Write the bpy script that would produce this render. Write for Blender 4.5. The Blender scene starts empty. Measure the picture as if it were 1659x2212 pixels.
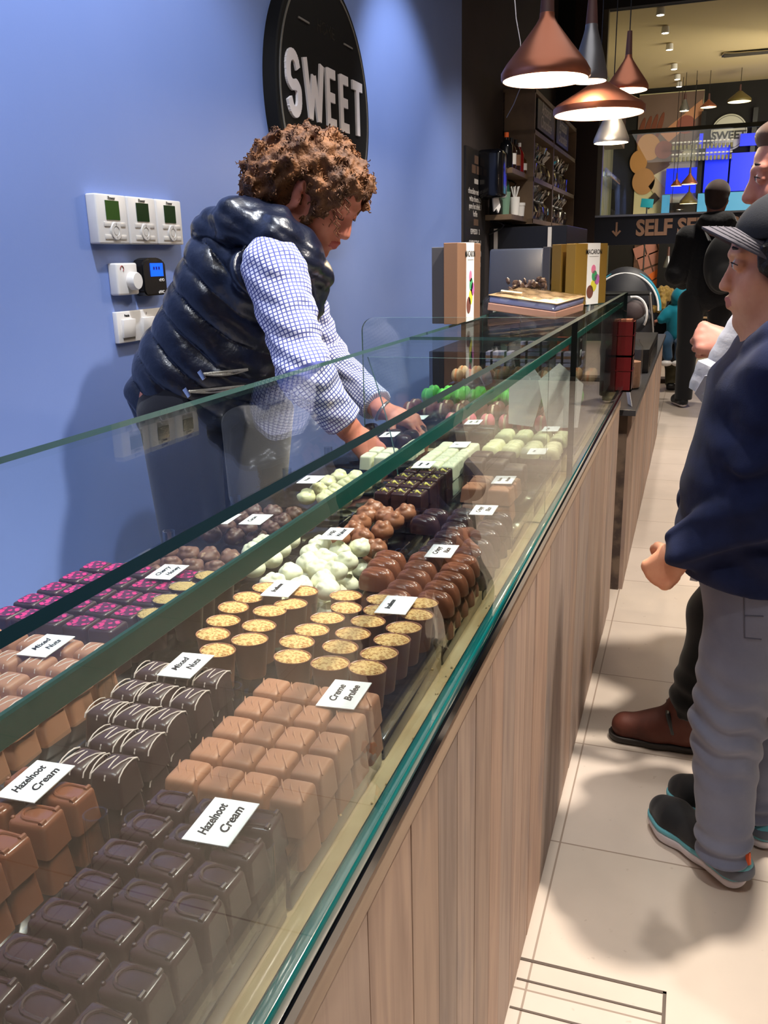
import bpy, bmesh, math, random
import numpy as np
from mathutils import Vector, Matrix, Euler
random.seed(7)
C = bpy.context.scene.collection
# ---------------------------------------------------------------- camera
FPX, CX, CY, HC = 1866.794, 829.5, 1106.0, 1.25
R3 = np.array([[0.9441523, 0.07167684, -0.32161912], [0.32873421, -0.27180529, 0.90446432], [-0.02258863, -0.95967928, -0.28018822]])
cam_d = bpy.data.cameras.new('camera'); cam = bpy.data.objects.new('camera', cam_d); C.objects.link(cam)
right = R3 @ np.array([1., 0, 0]); up = -(R3 @ np.array([0, 1., 0])); back = -(R3 @ np.array([0, 0, 1.]))
M = Matrix(((right[0], up[0], back[0], 0), (right[1], up[1], back[1], 0), (right[2], up[2], back[2], HC), (0, 0, 0, 1)))
cam.matrix_world = M
cam_d.sensor_fit = 'VERTICAL'; cam_d.sensor_height = 24; cam_d.lens = FPX / 2212 * 24; cam_d.clip_start = .02
bpy.context.scene.camera = cam
def ray(px, py): return R3 @ np.array([(px - CX) / FPX, (py - CY) / FPX, 1.])
def at(px, py, Y):
    r = ray(px, py); t = Y / r[1]; return Vector((r[0] * t, Y, HC + r[2] * t))
def atx(px, py, X):
    r = ray(px, py); t = X / r[0]; return Vector((X, r[1] * t, HC + r[2] * t))
def atz(px, py, Z):
    r = ray(px, py); t = (Z - HC) / r[2]; return Vector((r[0] * t, r[1] * t, Z))
# ---------------------------------------------------------------- light and exposure
S = bpy.context.scene
S.view_settings.view_transform = 'Standard'; S.view_settings.look = 'None'
S.view_settings.gamma = 1; S.view_settings.use_curve_mapping = False
S.view_settings.exposure = 0.34
S.cycles.transparent_max_bounces = 24; S.cycles.max_bounces = 8
w = bpy.data.worlds.new('world'); S.world = w; w.use_nodes = True
w.node_tree.nodes['Background'].inputs[0].default_value = (.75, .8, 1, 1)
w.node_tree.nodes['Background'].inputs[1].default_value = .12
def aim(o, tgt):
    o.rotation_euler = (Vector(tgt) - o.location).to_track_quat('-Z', 'Y').to_euler()
def area(name, loc, tgt, size, power, col=(1, 1, 1), sy=None):
    d = bpy.data.lights.new(name, 'AREA'); d.energy = power; d.color = col; d.size = size
    if sy: d.shape = 'RECTANGLE'; d.size_y = sy
    o = bpy.data.objects.new(name, d); C.objects.link(o); o.location = loc; aim(o, tgt); return o
def spot(name, loc, tgt, power, col=(1, 1, 1), ang=60, r=.04, blend=.6):
    d = bpy.data.lights.new(name, 'SPOT'); d.energy = power; d.color = col; d.spot_size = math.radians(ang); d.spot_blend = blend; d.shadow_soft_size = r
    o = bpy.data.objects.new(name, d); C.objects.link(o); o.location = loc; aim(o, tgt); return o
def point(name, loc, power, col=(1, 1, 1), r=.03):
    d = bpy.data.lights.new(name, 'POINT'); d.energy = power; d.color = col; d.shadow_soft_size = r
    o = bpy.data.objects.new(name, d); C.objects.link(o); o.location = loc; return o
WARM = (1, .9, .78); NEUT = (1, .95, .88); COOL = (.84, .9, 1)
area('ceiling_glow', (-.35, 1.9, 2.95), (-.35, 1.9, 0), 1.4, 21, NEUT, 4.5)
spot('aisle_spot', (.5, 5.6, 3.0), (.2, 5.6, 0), 130, WARM, 100, .06)
spot('aisle_spot_far', (.3, 7.6, 3.0), (-.1, 7.8, 0), 150, WARM, 100, .06)
spot('till_spot', (-.3, 5.0, 3.0), (-.7, 5.6, .8), 90, WARM, 90, .06)
spot('ceiling_spot_wall', (-.72, 1.5, 2.9), (-1.4, 2.1, 1.2), 120, COOL, 75, .03)
spot('ceiling_spot_wall_far', (-.6, 3.9, 2.9), (-1.4, 4.5, 1.2), 72, COOL, 75, .04)
spot('ceiling_spot_wall_near', (-.7, .1, 2.9), (-1.4, .6, .9), 60, COOL, 80, .04)
spot('ceiling_spot_counter', (.1, .2, 2.9), (-.45, .75, .85), 85, NEUT, 50, .05)
spot('ceiling_spot_counter_mid', (-.2, 2.1, 2.9), (-.5, 1.5, .85), 80, NEUT, 44, .05)
spot('ceiling_spot_floor', (.5, 1.74, 2.95), (-.02, 1.8, 0), 340, WARM, 80, .05)
spot('ceiling_spot_floor_far', (.5, 4.6, 2.9), (-.0, 5.0, 0), 110, WARM, 70, .06)
area('far_room_glow', (1.3, 11.4, 1.9), (-.2, 12.2, 3.0), 1.4, 34, (1, .88, .66), 2.6)
area('far_room_glow_low', (1.2, 10.6, 2.6), (-.4, 12.6, .9), 1.0, 40, (1, .88, .7), 1.0)
# ---------------------------------------------------------------- materials
def lin(c):
    c = c / 255.
    return c / 12.92 if c <= .04045 else ((c + .055) / 1.055) ** 2.4
def rgb(r, g, b): return (lin(r), lin(g), lin(b), 1)
def mat(name, col, rough=.5, metal=0., spec=.5, coat=0., noise=None, bump=None, emit=None, sss=0., sheen=0.):
    m = bpy.data.materials.new(name); m.use_nodes = True; nt = m.node_tree; n = nt.nodes; b = n['Principled BSDF']
    b.inputs['Base Color'].default_value = col; b.inputs['Roughness'].default_value = rough; b.inputs['Metallic'].default_value = metal
    b.inputs['Specular IOR Level'].default_value = spec; b.inputs['Coat Weight'].default_value = coat
    b.inputs['Sheen Weight'].default_value = sheen
    if sss: b.inputs['Subsurface Weight'].default_value = sss; b.inputs['Subsurface Radius'].default_value = (.01, .004, .002)
    if emit: b.inputs['Emission Color'].default_value = emit[0]; b.inputs['Emission Strength'].default_value = emit[1]
    tc = n.new('ShaderNodeTexCoord')
    if noise:   # (scale, other colour, contrast lo, hi, stretch)
        mp = n.new('ShaderNodeMapping'); nt.links.new(tc.outputs['Object'], mp.inputs[0])
        if len(noise) > 4: mp.inputs['Scale'].default_value = noise[4]
        t = n.new('ShaderNodeTexNoise'); t.inputs['Scale'].default_value = noise[0]; t.inputs['Detail'].default_value = 5
        nt.links.new(mp.outputs[0], t.inputs[0])
        r = n.new('ShaderNodeMapRange'); r.inputs[1].default_value = noise[2]; r.inputs[2].default_value = noise[3]
        nt.links.new(t.outputs[0], r.inputs[0])
        mx = n.new('ShaderNodeMix'); mx.data_type = 'RGBA'; mx.inputs[6].default_value = col; mx.inputs[7].default_value = noise[1]
        nt.links.new(r.outputs[0], mx.inputs[0]); nt.links.new(mx.outputs[2], b.inputs['Base Color'])
    if bump:    # (scale, strength, distance)
        t = n.new('ShaderNodeTexNoise'); t.inputs['Scale'].default_value = bump[0]; t.inputs['Detail'].default_value = 4
        nt.links.new(tc.outputs['Object'], t.inputs[0])
        bp = n.new('ShaderNodeBump'); bp.inputs['Strength'].default_value = bump[1]; bp.inputs['Distance'].default_value = bump[2]
        nt.links.new(t.outputs[0], bp.inputs['Height']); nt.links.new(bp.outputs[0], b.inputs['Normal'])
    return m
def glass_mat(name, tint, f0=.04, gain=1.):
    m = bpy.data.materials.new(name); m.use_nodes = True; nt = m.node_tree; n = nt.nodes; n.clear()
    out = n.new('ShaderNodeOutputMaterial'); mix = n.new('ShaderNodeMixShader'); tr = n.new('ShaderNodeBsdfTransparent'); gl = n.new('ShaderNodeBsdfGlossy')
    tr.inputs[0].default_value = tint; gl.inputs['Roughness'].default_value = .0
    g = n.new('ShaderNodeNewGeometry'); dot = n.new('ShaderNodeVectorMath'); dot.operation = 'DOT_PRODUCT'
    nt.links.new(g.outputs['Normal'], dot.inputs[0]); nt.links.new(g.outputs['Incoming'], dot.inputs[1])
    def mth(op, a, b):
        x = n.new('ShaderNodeMath'); x.operation = op
        for i, v in enumerate((a, b)):
            if v is None: continue
            if isinstance(v, (int, float)): x.inputs[i].default_value = v
            else: nt.links.new(v, x.inputs[i])
        return x.outputs[0]
    ab = mth('ABSOLUTE', dot.outputs['Value'], None); om = mth('SUBTRACT', 1., ab); p = mth('POWER', om, 5.)
    F = mth('ADD', mth('MULTIPLY', p, (1 - f0) * gain), f0)
    nt.links.new(F, mix.inputs[0]); nt.links.new(tr.outputs[0], mix.inputs[1]); nt.links.new(gl.outputs[0], mix.inputs[2]); nt.links.new(mix.outputs[0], out.inputs[0])
    return m
MG = glass_mat('clear_glass', (.94, .97, .962, 1), .035, .85); MGT = glass_mat('top_sheet_glass', (.95, .972, .966, 1), .025, .2)
MGD = glass_mat('window_glass', (.9, .93, .92, 1), .04, .6)
MACR = glass_mat('clear_acrylic', (.93, .95, .96, 1), .06)
MEDGE = mat('teal_glass_edge', rgb(0, 26, 28), .6, 0, .06); MEDGEC = mat('mid_teal_glass_edge', rgb(0, 122, 110), .45, 0, .25)
MEDGEL = mat('pale_glass_edge', rgb(70, 104, 104), .25, 0, .5)
M_BLK = mat('black_plastic', rgb(16, 16, 20), .35)
M_BLKG = mat('black_gloss', rgb(10, 11, 16), .12, 0, .6)
M_WHT = mat('white_plastic', rgb(225, 222, 220), .35)
M_PAPER = mat('white_card', rgb(250, 250, 250), .6)
M_INK = mat('black_ink', rgb(18, 18, 20), .5)
M_BLUE = mat('blue_wall_paint', rgb(120, 143, 204), .62, noise=(2.2, rgb(115, 139, 201), .3, .7), bump=(160, .12, .001))
M_DARKW = mat('dark_wall_paint', rgb(58, 50, 50), .75, noise=(3, rgb(50, 44, 45), .3, .7))
M_CEIL = mat('dark_ceiling_paint', rgb(40, 35, 34), .8)
M_STEEL = mat('brushed_steel', rgb(170, 172, 176), .3, 1.)
M_CHROME = mat('chrome', rgb(220, 220, 222), .12, 1.)
M_OAK = mat('pale_oak', rgb(176, 150, 122), .5, noise=(4, rgb(150, 124, 98), .35, .7, (1, 1, 8)))
M_KRAFT = mat('kraft_board', rgb(134, 98, 74), .7)
M_GOLD = mat('gold_board', rgb(158, 124, 50), .45, .3)
# ---------------------------------------------------------------- mesh helpers
class MB:
    def __init__(s): s.bm = bmesh.new()
    def box(s, c, d, r=None, bev=0, seg=2, mi=0):
        m = Matrix.Translation(c) @ (r.to_4x4() if r else Matrix.Identity(4)) @ Matrix.Diagonal((d[0], d[1], d[2], 1))
        v = bmesh.ops.create_cube(s.bm, size=1, matrix=m)['verts']
        fs = list({f for x in v for f in x.link_faces})
        if bev:
            es = list({e for x in v for e in x.link_edges})
            rr = bmesh.ops.bevel(s.bm, geom=es, offset=bev, segments=seg, profile=.5, affect='EDGES')
            fs = rr['faces'] + [f for f in fs if f.is_valid]
        for f in fs:
            if f.is_valid: f.material_index = mi
        return s
    def tube(s, pts, r, n=10, cap=True, mi=0, flat=1.):
        pts = [Vector(p) for p in pts]; rs = r if isinstance(r, (list, tuple)) else [r] * len(pts)
        rings = []; prev = None
        for i, p in enumerate(pts):
            t = (pts[min(i + 1, len(pts) - 1)] - pts[max(i - 1, 0)]).normalized()
            if prev is None: a = t.orthogonal().normalized()
            else: a = (prev - t * prev.dot(t)); a = a.normalized() if a.length > 1e-6 else t.orthogonal().normalized()
            prev = a; b = t.cross(a)
            rings.append([s.bm.verts.new(p + (a * math.cos(q) + b * math.sin(q) * flat) * rs[i]) for q in [2 * math.pi * k / n for k in range(n)]])
        for i in range(len(rings) - 1):
            for k in range(n):
                f = s.bm.faces.new((rings[i][k], rings[i][(k + 1) % n], rings[i + 1][(k + 1) % n], rings[i + 1][k])); f.material_index = mi
        if cap:
            for rg in (rings[0][::-1], rings[-1]):
                f = s.bm.faces.new(rg); f.material_index = mi
        return s
    def lathe(s, prof, c=(0, 0, 0), n=32, sx=1, sy=1, mi=0, caps=False):
        rings = []
        for (r, z) in prof:
            if r < 1e-6: rings.append([s.bm.verts.new((c[0], c[1], c[2] + z))])
            else: rings.append([s.bm.verts.new((c[0] + r * sx * math.cos(q), c[1] + r * sy * math.sin(q), c[2] + z)) for q in [2 * math.pi * k / n for k in range(n)]])
        for a, b in zip(rings, rings[1:]):
            for k in range(n):
                k2 = (k + 1) % n
                if len(a) == 1 and len(b) == 1: continue
                vs = (a[0], b[k2], b[k]) if len(a) == 1 else (a[k], a[k2], b[0]) if len(b) == 1 else (a[k], a[k2], b[k2], b[k])
                f = s.bm.faces.new(vs); f.material_index = mi
        if caps:
            for rg in (rings[0][::-1], rings[-1]):
                if len(rg) > 2: s.bm.faces.new(rg).material_index = mi
        return s
    def prism(s, poly, o, u, v, th, mi=0, mside=None):   # poly in (u,v) plane at origin o, extruded by vector th
        o, u, v, th = Vector(o), Vector(u), Vector(v), Vector(th)
        a = [s.bm.verts.new(o + u * x + v * y) for x, y in poly]; b = [s.bm.verts.new(p.co + th) for p in a]
        s.bm.faces.new(a[::-1]).material_index = mi; s.bm.faces.new(b).material_index = mi
        k = len(a)
        for i in range(k): s.bm.faces.new((a[i], a[(i + 1) % k], b[(i + 1) % k], b[i])).material_index = mi if mside is None else mside
        return s
    def ball(s, c, r, sub=2, mi=0, sc=(1, 1, 1), rot=None):
        m = Matrix.Translation(c) @ (rot.to_4x4() if rot else Matrix.Identity(4)) @ Matrix.Diagonal((r * sc[0], r * sc[1], r * sc[2], 1))
        v = bmesh.ops.create_icosphere(s.bm, subdivisions=sub, radius=1, matrix=m)['verts']
        for f in {f for x in v for f in x.link_faces}: f.material_index = mi
        return s
    def build(s, name, mats, parent=None, smooth=True, loc=None):
        bmesh.ops.recalc_face_normals(s.bm, faces=s.bm.faces[:])
        me = bpy.data.meshes.new(name); s.bm.to_mesh(me); s.bm.free()
        return link_mesh(name, me, mats, parent, smooth, loc)
def link_mesh(name, me, mats, parent=None, smooth=True, loc=None, auto=35):
    for m in (mats if isinstance(mats, (list, tuple)) else [mats]): me.materials.append(m)
    o = bpy.data.objects.new(name, me); C.objects.link(o)
    if smooth:
        me.shade_smooth()
        try: me.set_sharp_from_angle(angle=math.radians(auto))
        except Exception: pass
    if parent: o.parent = parent
    if loc is not None: o.location = loc
    return o
def tag(o, label=None, cat=None, group=None, kind=None):
    if label: o['label'] = label
    if cat: o['category'] = cat
    if group: o['group'] = group
    if kind: o['kind'] = kind
    return o
def thing(name, label, cat, loc=(0, 0, 0), rz=0, group=None):
    o = bpy.data.objects.new(name, None); C.objects.link(o); o.location = loc; o.rotation_euler = (0, 0, rz); o.empty_display_size = .05
    return tag(o, label, cat, group)
def struct(name, b, m, smooth=False):
    o = b.build(name, m, None, smooth); return tag(o, kind='structure')
def copy_tree(o, parent=None):
    c = o.copy(); C.objects.link(c); c.parent = parent
    for ch in [x for x in KIDS.get(o.name, [])]: copy_tree(ch, c)
    return c
KIDS = {}
def register(root):   # remembers children once, so copies need no lookups
    for ch in root.children: KIDS.setdefault(root.name, []).append(ch); register(ch)
def text(s, size, mats, name='writing', parent=None, ext=.0004, bold=0., shear=0., align='CENTER', M4=None, sx=1., line=1.):
    cu = bpy.data.curves.new(name, 'FONT'); cu.body = s; cu.size = size; cu.extrude = ext; cu.offset = bold; cu.shear = shear
    cu.align_x = align; cu.align_y = 'CENTER'; cu.resolution_u = 3; cu.space_line = line
    t = bpy.data.objects.new(name, cu); C.objects.link(t)
    dg = bpy.context.evaluated_depsgraph_get(); me = bpy.data.meshes.new_from_object(t.evaluated_get(dg))
    bpy.data.objects.remove(t); bpy.data.curves.remove(cu)
    me.transform(Matrix.Diagonal((sx, 1, 1, 1)))
    if M4: me.transform(M4)
    me.materials.clear()
    return link_mesh(name, me, mats, parent, False)
def basis(o, u, v):   # matrix sending x->u, y->v, z->u x v
    u, v = Vector(u).normalized(), Vector(v).normalized(); n = u.cross(v)
    return Matrix(((u[0], v[0], n[0], o[0]), (u[1], v[1], n[1], o[1]), (u[2], v[2], n[2], o[2]), (0, 0, 0, 1)))
# ================================================================ THE ROOM
XW = -1.4
def wood_planks_mat():
    m = bpy.data.materials.new('weathered_planks'); m.use_nodes = True; nt = m.node_tree; n = nt.nodes; b = n['Principled BSDF']
    b.inputs['Roughness'].default_value = .6
    at_ = n.new('ShaderNodeAttribute'); at_.attribute_name = 'tone'
    tc = n.new('ShaderNodeTexCoord'); mp = n.new('ShaderNodeMapping'); mp.inputs['Scale'].default_value = (1, 14, 1.1)
    nt.links.new(tc.outputs['Object'], mp.inputs[0])
    t = n.new('ShaderNodeTexNoise'); t.inputs['Scale'].default_value = 3.2; t.inputs['Detail'].default_value = 7; t.inputs['Distortion'].default_value = .6
    nt.links.new(mp.outputs[0], t.inputs[0])
    mp2 = n.new('ShaderNodeMapping'); mp2.inputs['Scale'].default_value = (1, 5, 1.6); nt.links.new(tc.outputs['Object'], mp2.inputs[0])
    t2 = n.new('ShaderNodeTexNoise'); t2.inputs['Scale'].default_value = 2.6; t2.inputs['Detail'].default_value = 3; nt.links.new(mp2.outputs[0], t2.inputs[0])
    mx = n.new('ShaderNodeMix'); mx.data_type = 'RGBA'; mx.inputs[6].default_value = rgb(186, 160, 143); mx.inputs[7].default_value = rgb(154, 129, 116)
    r = n.new('ShaderNodeMapRange'); r.inputs[1].default_value = .4; r.inputs[2].default_value = .75; nt.links.new(t.outputs[0], r.inputs[0]); nt.links.new(r.outputs[0], mx.inputs[0])
    mx2 = n.new('ShaderNodeMix'); mx2.data_type = 'RGBA'; mx2.inputs[7].default_value = rgb(136, 124, 124)
    r2 = n.new('ShaderNodeMapRange'); r2.inputs[1].default_value = .57; r2.inputs[2].default_value = .8; r2.inputs[4].default_value = .75
    nt.links.new(t2.outputs[0], r2.inputs[0]); nt.links.new(r2.outputs[0], mx2.inputs[0]); nt.links.new(mx.outputs[2], mx2.inputs[6])
    mu = n.new('ShaderNodeMix'); mu.data_type = 'RGBA'; mu.blend_type = 'MULTIPLY'; mu.inputs[0].default_value = 1
    nt.links.new(mx2.outputs[2], mu.inputs[6]); nt.links.new(at_.outputs['Color'], mu.inputs[7]); nt.links.new(mu.outputs[2], b.inputs['Base Color'])
    return m
M_PLANK = wood_planks_mat()
def floor_mat():
    m = bpy.data.materials.new('floor_tiles'); m.use_nodes = True; nt = m.node_tree; n = nt.nodes; b = n['Principled BSDF']
    b.inputs['Roughness'].default_value = .42
    tc = n.new('ShaderNodeTexCoord'); mp = n.new('ShaderNodeMapping'); mp.inputs['Location'].default_value = (.195, -.39, 0); nt.links.new(tc.outputs['Object'], mp.inputs[0])
    br = n.new('ShaderNodeTexBrick'); br.offset = 0.0; br.inputs['Scale'].default_value = 1; br.inputs['Brick Width'].default_value = .9; br.inputs['Row Height'].default_value = .425
    br.inputs['Mortar Size'].default_value = .0022; br.inputs['Mortar Smooth'].default_value = .2
    br.inputs[1].default_value = rgb(214, 200, 188); br.inputs[2].default_value = rgb(208, 194, 180); br.inputs[3].default_value = rgb(160, 142, 128)
    nt.links.new(mp.outputs[0], br.inputs[0])
    t = n.new('ShaderNodeTexNoise'); t.inputs['Scale'].default_value = 5; t.inputs['Detail'].default_value = 8; nt.links.new(tc.outputs['Object'], t.inputs[0])
    mx = n.new('ShaderNodeMix'); mx.data_type = 'RGBA'; mx.blend_type = 'MULTIPLY'; mx.inputs[0].default_value = .25
    nt.links.new(br.outputs[0], mx.inputs[6]); nt.links.new(t.outputs[0], mx.inputs[7])
    t3 = n.new('ShaderNodeTexNoise'); t3.inputs['Scale'].default_value = 38; t3.inputs['Detail'].default_value = 2; nt.links.new(tc.outputs['Object'], t3.inputs[0])
    r = n.new('ShaderNodeMapRange'); r.inputs[1].default_value = .7; r.inputs[2].default_value = .76; r.inputs[4].default_value = .35; nt.links.new(t3.outputs[0], r.inputs[0])
    mx2 = n.new('ShaderNodeMix'); mx2.data_type = 'RGBA'; mx2.inputs[7].default_value = rgb(150, 130, 115)
    nt.links.new(r.outputs[0], mx2.inputs[0]); nt.links.new(mx.outputs[2], mx2.inputs[6]); nt.links.new(mx2.outputs[2], b.inputs['Base Color'])
    return m
struct('floor', MB().box((0.3, 6.4, -.05), (3.6, 15.4, .1)), floor_mat())
struct('wall_left', MB().box((XW - .05, 2.1, 1.78), (.1, 6.79, 3.56)), M_BLUE)
struct('wall_left_dark', MB().box((XW - .05, 7.35, 1.78), (.1, 3.7, 3.56)), M_DARKW)
struct('ceiling', MB().box((.3, 4.0, 3.61), (3.6, 10.4, .1)), M_CEIL)
struct('wall_right', MB().box((2.15, 6.4, 1.78), (.1, 15.4, 3.56)), mat('beige_wall_paint', rgb(196, 178, 156), .7))
struct('wall_near', MB().box((.3, -1.3, 1.78), (3.6, .1, 3.56)), mat('warm_wall_paint', rgb(150, 132, 114), .7))
hatch = thing('floor_hatch', 'metal-edged access hatch set into the pale floor tiles in the near corner', 'hatch', (-.09, 1.2, 0))
b = MB()
b.box((0, .108, .0008), (.262, .006, .0016)); b.box((.128, -.03, .0008), (.006, .28, .0016)); b.build('frame', mat('hatch_metal', rgb(110, 98, 90), .4, .6), hatch, False)
b = MB(); b.box((0, .06, .0008), (.25, .004, .0016)); b.box((0, -.005, .0008), (.25, .004, .0016)); b.box((0, -.05, .0008), (.25, .004, .0016)); b.build('strip', bpy.data.materials['hatch_metal'], hatch, False)
# ---------------------------------------------------------------- blue wall fittings
def wall_panel(y0, y1, z0, z1, th, bev=.004, mats=M_WHT, name='housing', parent=None, x=XW):
    return MB().box((x + th / 2 - .0005, (y0 + y1) / 2, (z0 + z1) / 2), (th, y1 - y0, z1 - z0), bev=bev, seg=3).build(name, mats, parent)
M_LCD = mat('dark_green_lcd', rgb(24, 52, 26), .15, 0, .6); M_LCD1 = mat('green_lcd', rgb(52, 84, 34), .15, 0, .6)
M_GREY = mat('grey_print', rgb(120, 116, 112), .6); M_BTN = mat('pale_grey_button', rgb(206, 202, 198), .35)
UX, VX = (0, 1, 0), (0, 0, 1)     # a sign on the left wall reads along +Y
for i, (y0, lab) in enumerate(((1.846, 'white wall thermostat with lighter green display, nearest to the camera of the three'), (1.974, 'white wall thermostat with dark green display, middle of the three'), (2.102, 'white wall thermostat with dark green display, nearest to the saleswoman'))):
    th = .03; y1 = y0 + .122; z0, z1 = 1.303, 1.419; t = thing('wall_thermostat', lab, 'thermostat', (XW, (y0 + y1) / 2, z0), group='wall thermostats')
    t['group'] = 'wall thermostats'
    def loc(o): o.location = Vector(o.location) - t.location; return o
    loc(wall_panel(y0, y1, z0, z1, th, .004, M_WHT, 'housing', t))
    xf = XW + th
    loc(MB().box((xf, y0 + .062, z1 - .037), (.0024, .054, .045)).build('display', M_LCD1 if i == 0 else M_LCD, t, False))
    for (dy, dz) in ((.038, .058), (.094, .058), (.038, .028), (.094, .028)): loc(MB().box((xf, y0 + dy, z0 + dz - .012), (.003, .03, .011), bev=.001).build('button', M_BTN, t))
    d = MB().lathe([(0, .0035), (.009, .0035), (.0095, .002), (.011, .002), (.012, .004), (.020, .004), (.022, 0), (.022, -.004)], n=40).build('control_dial', M_BTN, t)
    d.rotation_euler = (0, math.pi / 2, 0); d.location = Vector((xf, y0 + .066, z0 + .03)) - t.location
    loc(text('Power', .011, M_INK, 'print', t, .0003, .0002, M4=basis((xf + .0008, y0 + .062, z1 - .009), UX, VX)))
    loc(text('1', .009, M_GREY, 'print', t, .0003, 0, M4=basis((xf + .0046, y0 + .066, z0 + .045), UX, VX)))
    loc(text('1', .009, M_GREY, 'print', t, .0003, 0, M4=basis((xf + .0046, y0 + .066, z0 + .015), UX, VX)))
t = thing('rotary_dimmer', 'small white rotary control with round knob, below the thermostats', 'switch', (XW, 1.95, 1.178))
def lo(o, t=None): o.location = Vector(o.location) - (t or T_).location; return o
T_ = t; lo(wall_panel(1.904, 1.992, 1.178, 1.257, .028, .005, M_WHT, 'housing', t))
k = MB().lathe([(0, .02), (.02, .019), (.022, .016), (.023, 0), (.023, -.005)], n=40).build('knob', M_WHT, t); k.rotation_euler = (0, math.pi / 2, 0); k.location = Vector((XW + .028, 1.962, 1.212)) - t.location
d = MB().tube([(XW + .0285, 1.925 + .007 * math.cos(q), 1.243 + .007 * math.sin(q)) for q in [i * .35 - 1 for i in range(14)]], .001, 6).build('arrow_mark', mat('red_print', rgb(150, 60, 60), .5), t); lo(d)
t = T_ = thing('sensor_terminal', 'black rounded wall terminal with glowing blue screen', 'terminal', (XW, 2.058, 1.172))
pr = [(.012, 0), (.096, 0), (.108, .012), (.108, .08), (.1, .09), (.075, .097), (.033, .097), (.008, .09), (0, .08), (0, .012)]
bb = MB().prism([(x, y) for x, y in pr], (XW, 2.004, 1.172), (0, 1, 0), (0, 0, 1), (.036, 0, 0))
bmesh.ops.bevel(bb.bm, geom=bb.bm.edges[:], offset=.004, segments=2, affect='EDGES'); lo(bb.build('housing', M_BLK, t))
lo(MB().box((XW + .0365, 2.066, 1.238), (.002, .058, .034)).build('screen', mat('blue_screen', rgb(10, 70, 230), .3, emit=(rgb(10, 90, 255), 1.0)), t, False))
for yy in (2.052, 2.064, 2.076): lo(MB().box((XW + .0378, yy, 1.242), (.0008, .006, .008)).build('screen_digit', mat('screen_digit', rgb(20, 10, 120), .4), t, False))
lo(text('vEVO', .0105, M_WHT, 'print', t, .0003, .0002, M4=basis((XW + .0368, 2.086, 1.211), UX, VX)))
lo(text('eMAC', .0105, M_WHT, 'print', t, .0003, .0003, M4=basis((XW + .0368, 2.08, 1.18), UX, VX)))
t = T_ = thing('switch_plate', 'long white switch plate with four rocker switches beside the saleswoman', 'light switch', (XW, 2.08, 1.058))
lo(wall_panel(1.903, 2.262, 1.058, 1.137, .014, .002, M_WHT, 'plate', t))
for i in range(4):
    y = 1.945 + i * .088
    rk = MB().box((0, 0, 0), (.008, .052, .046), r=Euler((0, .10, 0)).to_matrix(), bev=.001).build('rocker', M_WHT, t); rk.location = Vector((XW + .016, y, 1.094)) - t.location
    lo(MB().box((XW + .0138, y + .002, 1.0685), (.002, .05, .006)).build('recess', M_GREY, t, False))
    lo(text(['Patula', 'F', 'Ba', 'B'][i], .009, M_INK if i in (0, 2) else M_GREY, 'print', t, .0003, .0002, M4=basis((XW + .014, y, 1.126), UX, VX)))
# round sign
SC = Vector((XW, 3.281, 1.813)); SR = .441
t = T_ = thing('round_shop_sign', 'large round black sign reading SWEET on the blue wall', 'sign', (XW, SC.y, SC.z - SR))
prof = [(0, 0), (SR, 0), (SR, .045), (SR - .004, .05), (0, .05)]
d = MB().lathe(prof, n=96).build('disc', mat('black_sign_board', rgb(22, 21, 21), .7, 0, .15), t); d.rotation_euler = (0, math.pi / 2, 0); d.location = SC - t.location
d = MB().lathe([(SR - .022, .0495), (SR - .022, .053), (SR - .030, .053), (SR - .030, .0495)], n=96).build('rim_line', mat('silver_line', rgb(150, 148, 145), .35, .6), t); d.rotation_euler = (0, math.pi / 2, 0); d.location = SC - t.location
M_LET = mat('white_letter', rgb(236, 230, 234), .5)
SK_ = [0]
def stroke(b, pts, w, th, o, u, v, mi=0):
    o, u, v = Vector(o), Vector(u), Vector(v); nrm = u.cross(v)
    for a, c in zip(pts, pts[1:]):
        a2, c2 = Vector(a), Vector(c); d = (c2 - a2); L = d.length; d = d / L; p = Vector((-d.y, d.x)) * w / 2; e = d * (w * .1 if L > .06 else w * .3)
        poly = [a2 - e + p, c2 + e + p, c2 + e - p, a2 - e - p]
        SK_[0] = (SK_[0] + 1) % 40; b.prism([(q.x, q.y) for q in poly], o + nrm * .0004, u, v, nrm * (th + SK_[0] * .00007), mi)
def arc(cx, cy, rx, ry, a0, a1, n=9): return [(cx + rx * math.cos(math.radians(a0 + (a1 - a0) * i / n)), cy + ry * math.sin(math.radians(a0 + (a1 - a0) * i / n))) for i in range(n + 1)]
LT = {'S': [arc(.5, .73, .36, .24, 20, 180) + arc(.5, .62, .36, .16, 185, 250) + arc(.5, .36, .36, .14, 60, 0)[0:] + arc(.5, .27, .36, .25, 0, -160)],
      'W': [[(0, 1), (.25, .02)], [(.25, .02), (.5, .75)], [(.5, .75), (.75, .02)], [(.75, .02), (1, 1)]],
      'E': [[(.08, 0), (.08, 1)], [(.08, .95), (.9, .95)], [(.08, .52), (.8, .52)], [(.08, .05), (.9, .05)]],
      'T': [[(0, .95), (1, .95)], [(.5, 1), (.5, 0)]]}
def letters(word, x0, zb, widths, h, gap, wd, o, u, v, th, mats, parent):
    x = x0
    for ch, wch in zip(word, widths):
        b = MB()
        for pl in LT[ch]: stroke(b, [(x + px * wch, zb + pz * h) for px, pz in pl], wd, th, o, u, v)
        lo(b.build('letter', mats, parent, False)); x += wch + gap
letters('SWEET', -.372, -.072, (.11, .15, .085, .085, .1), .19, .047, .034, (XW + .0495, SC.y, SC.z), UX, VX, .007, M_LET, t)
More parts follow.
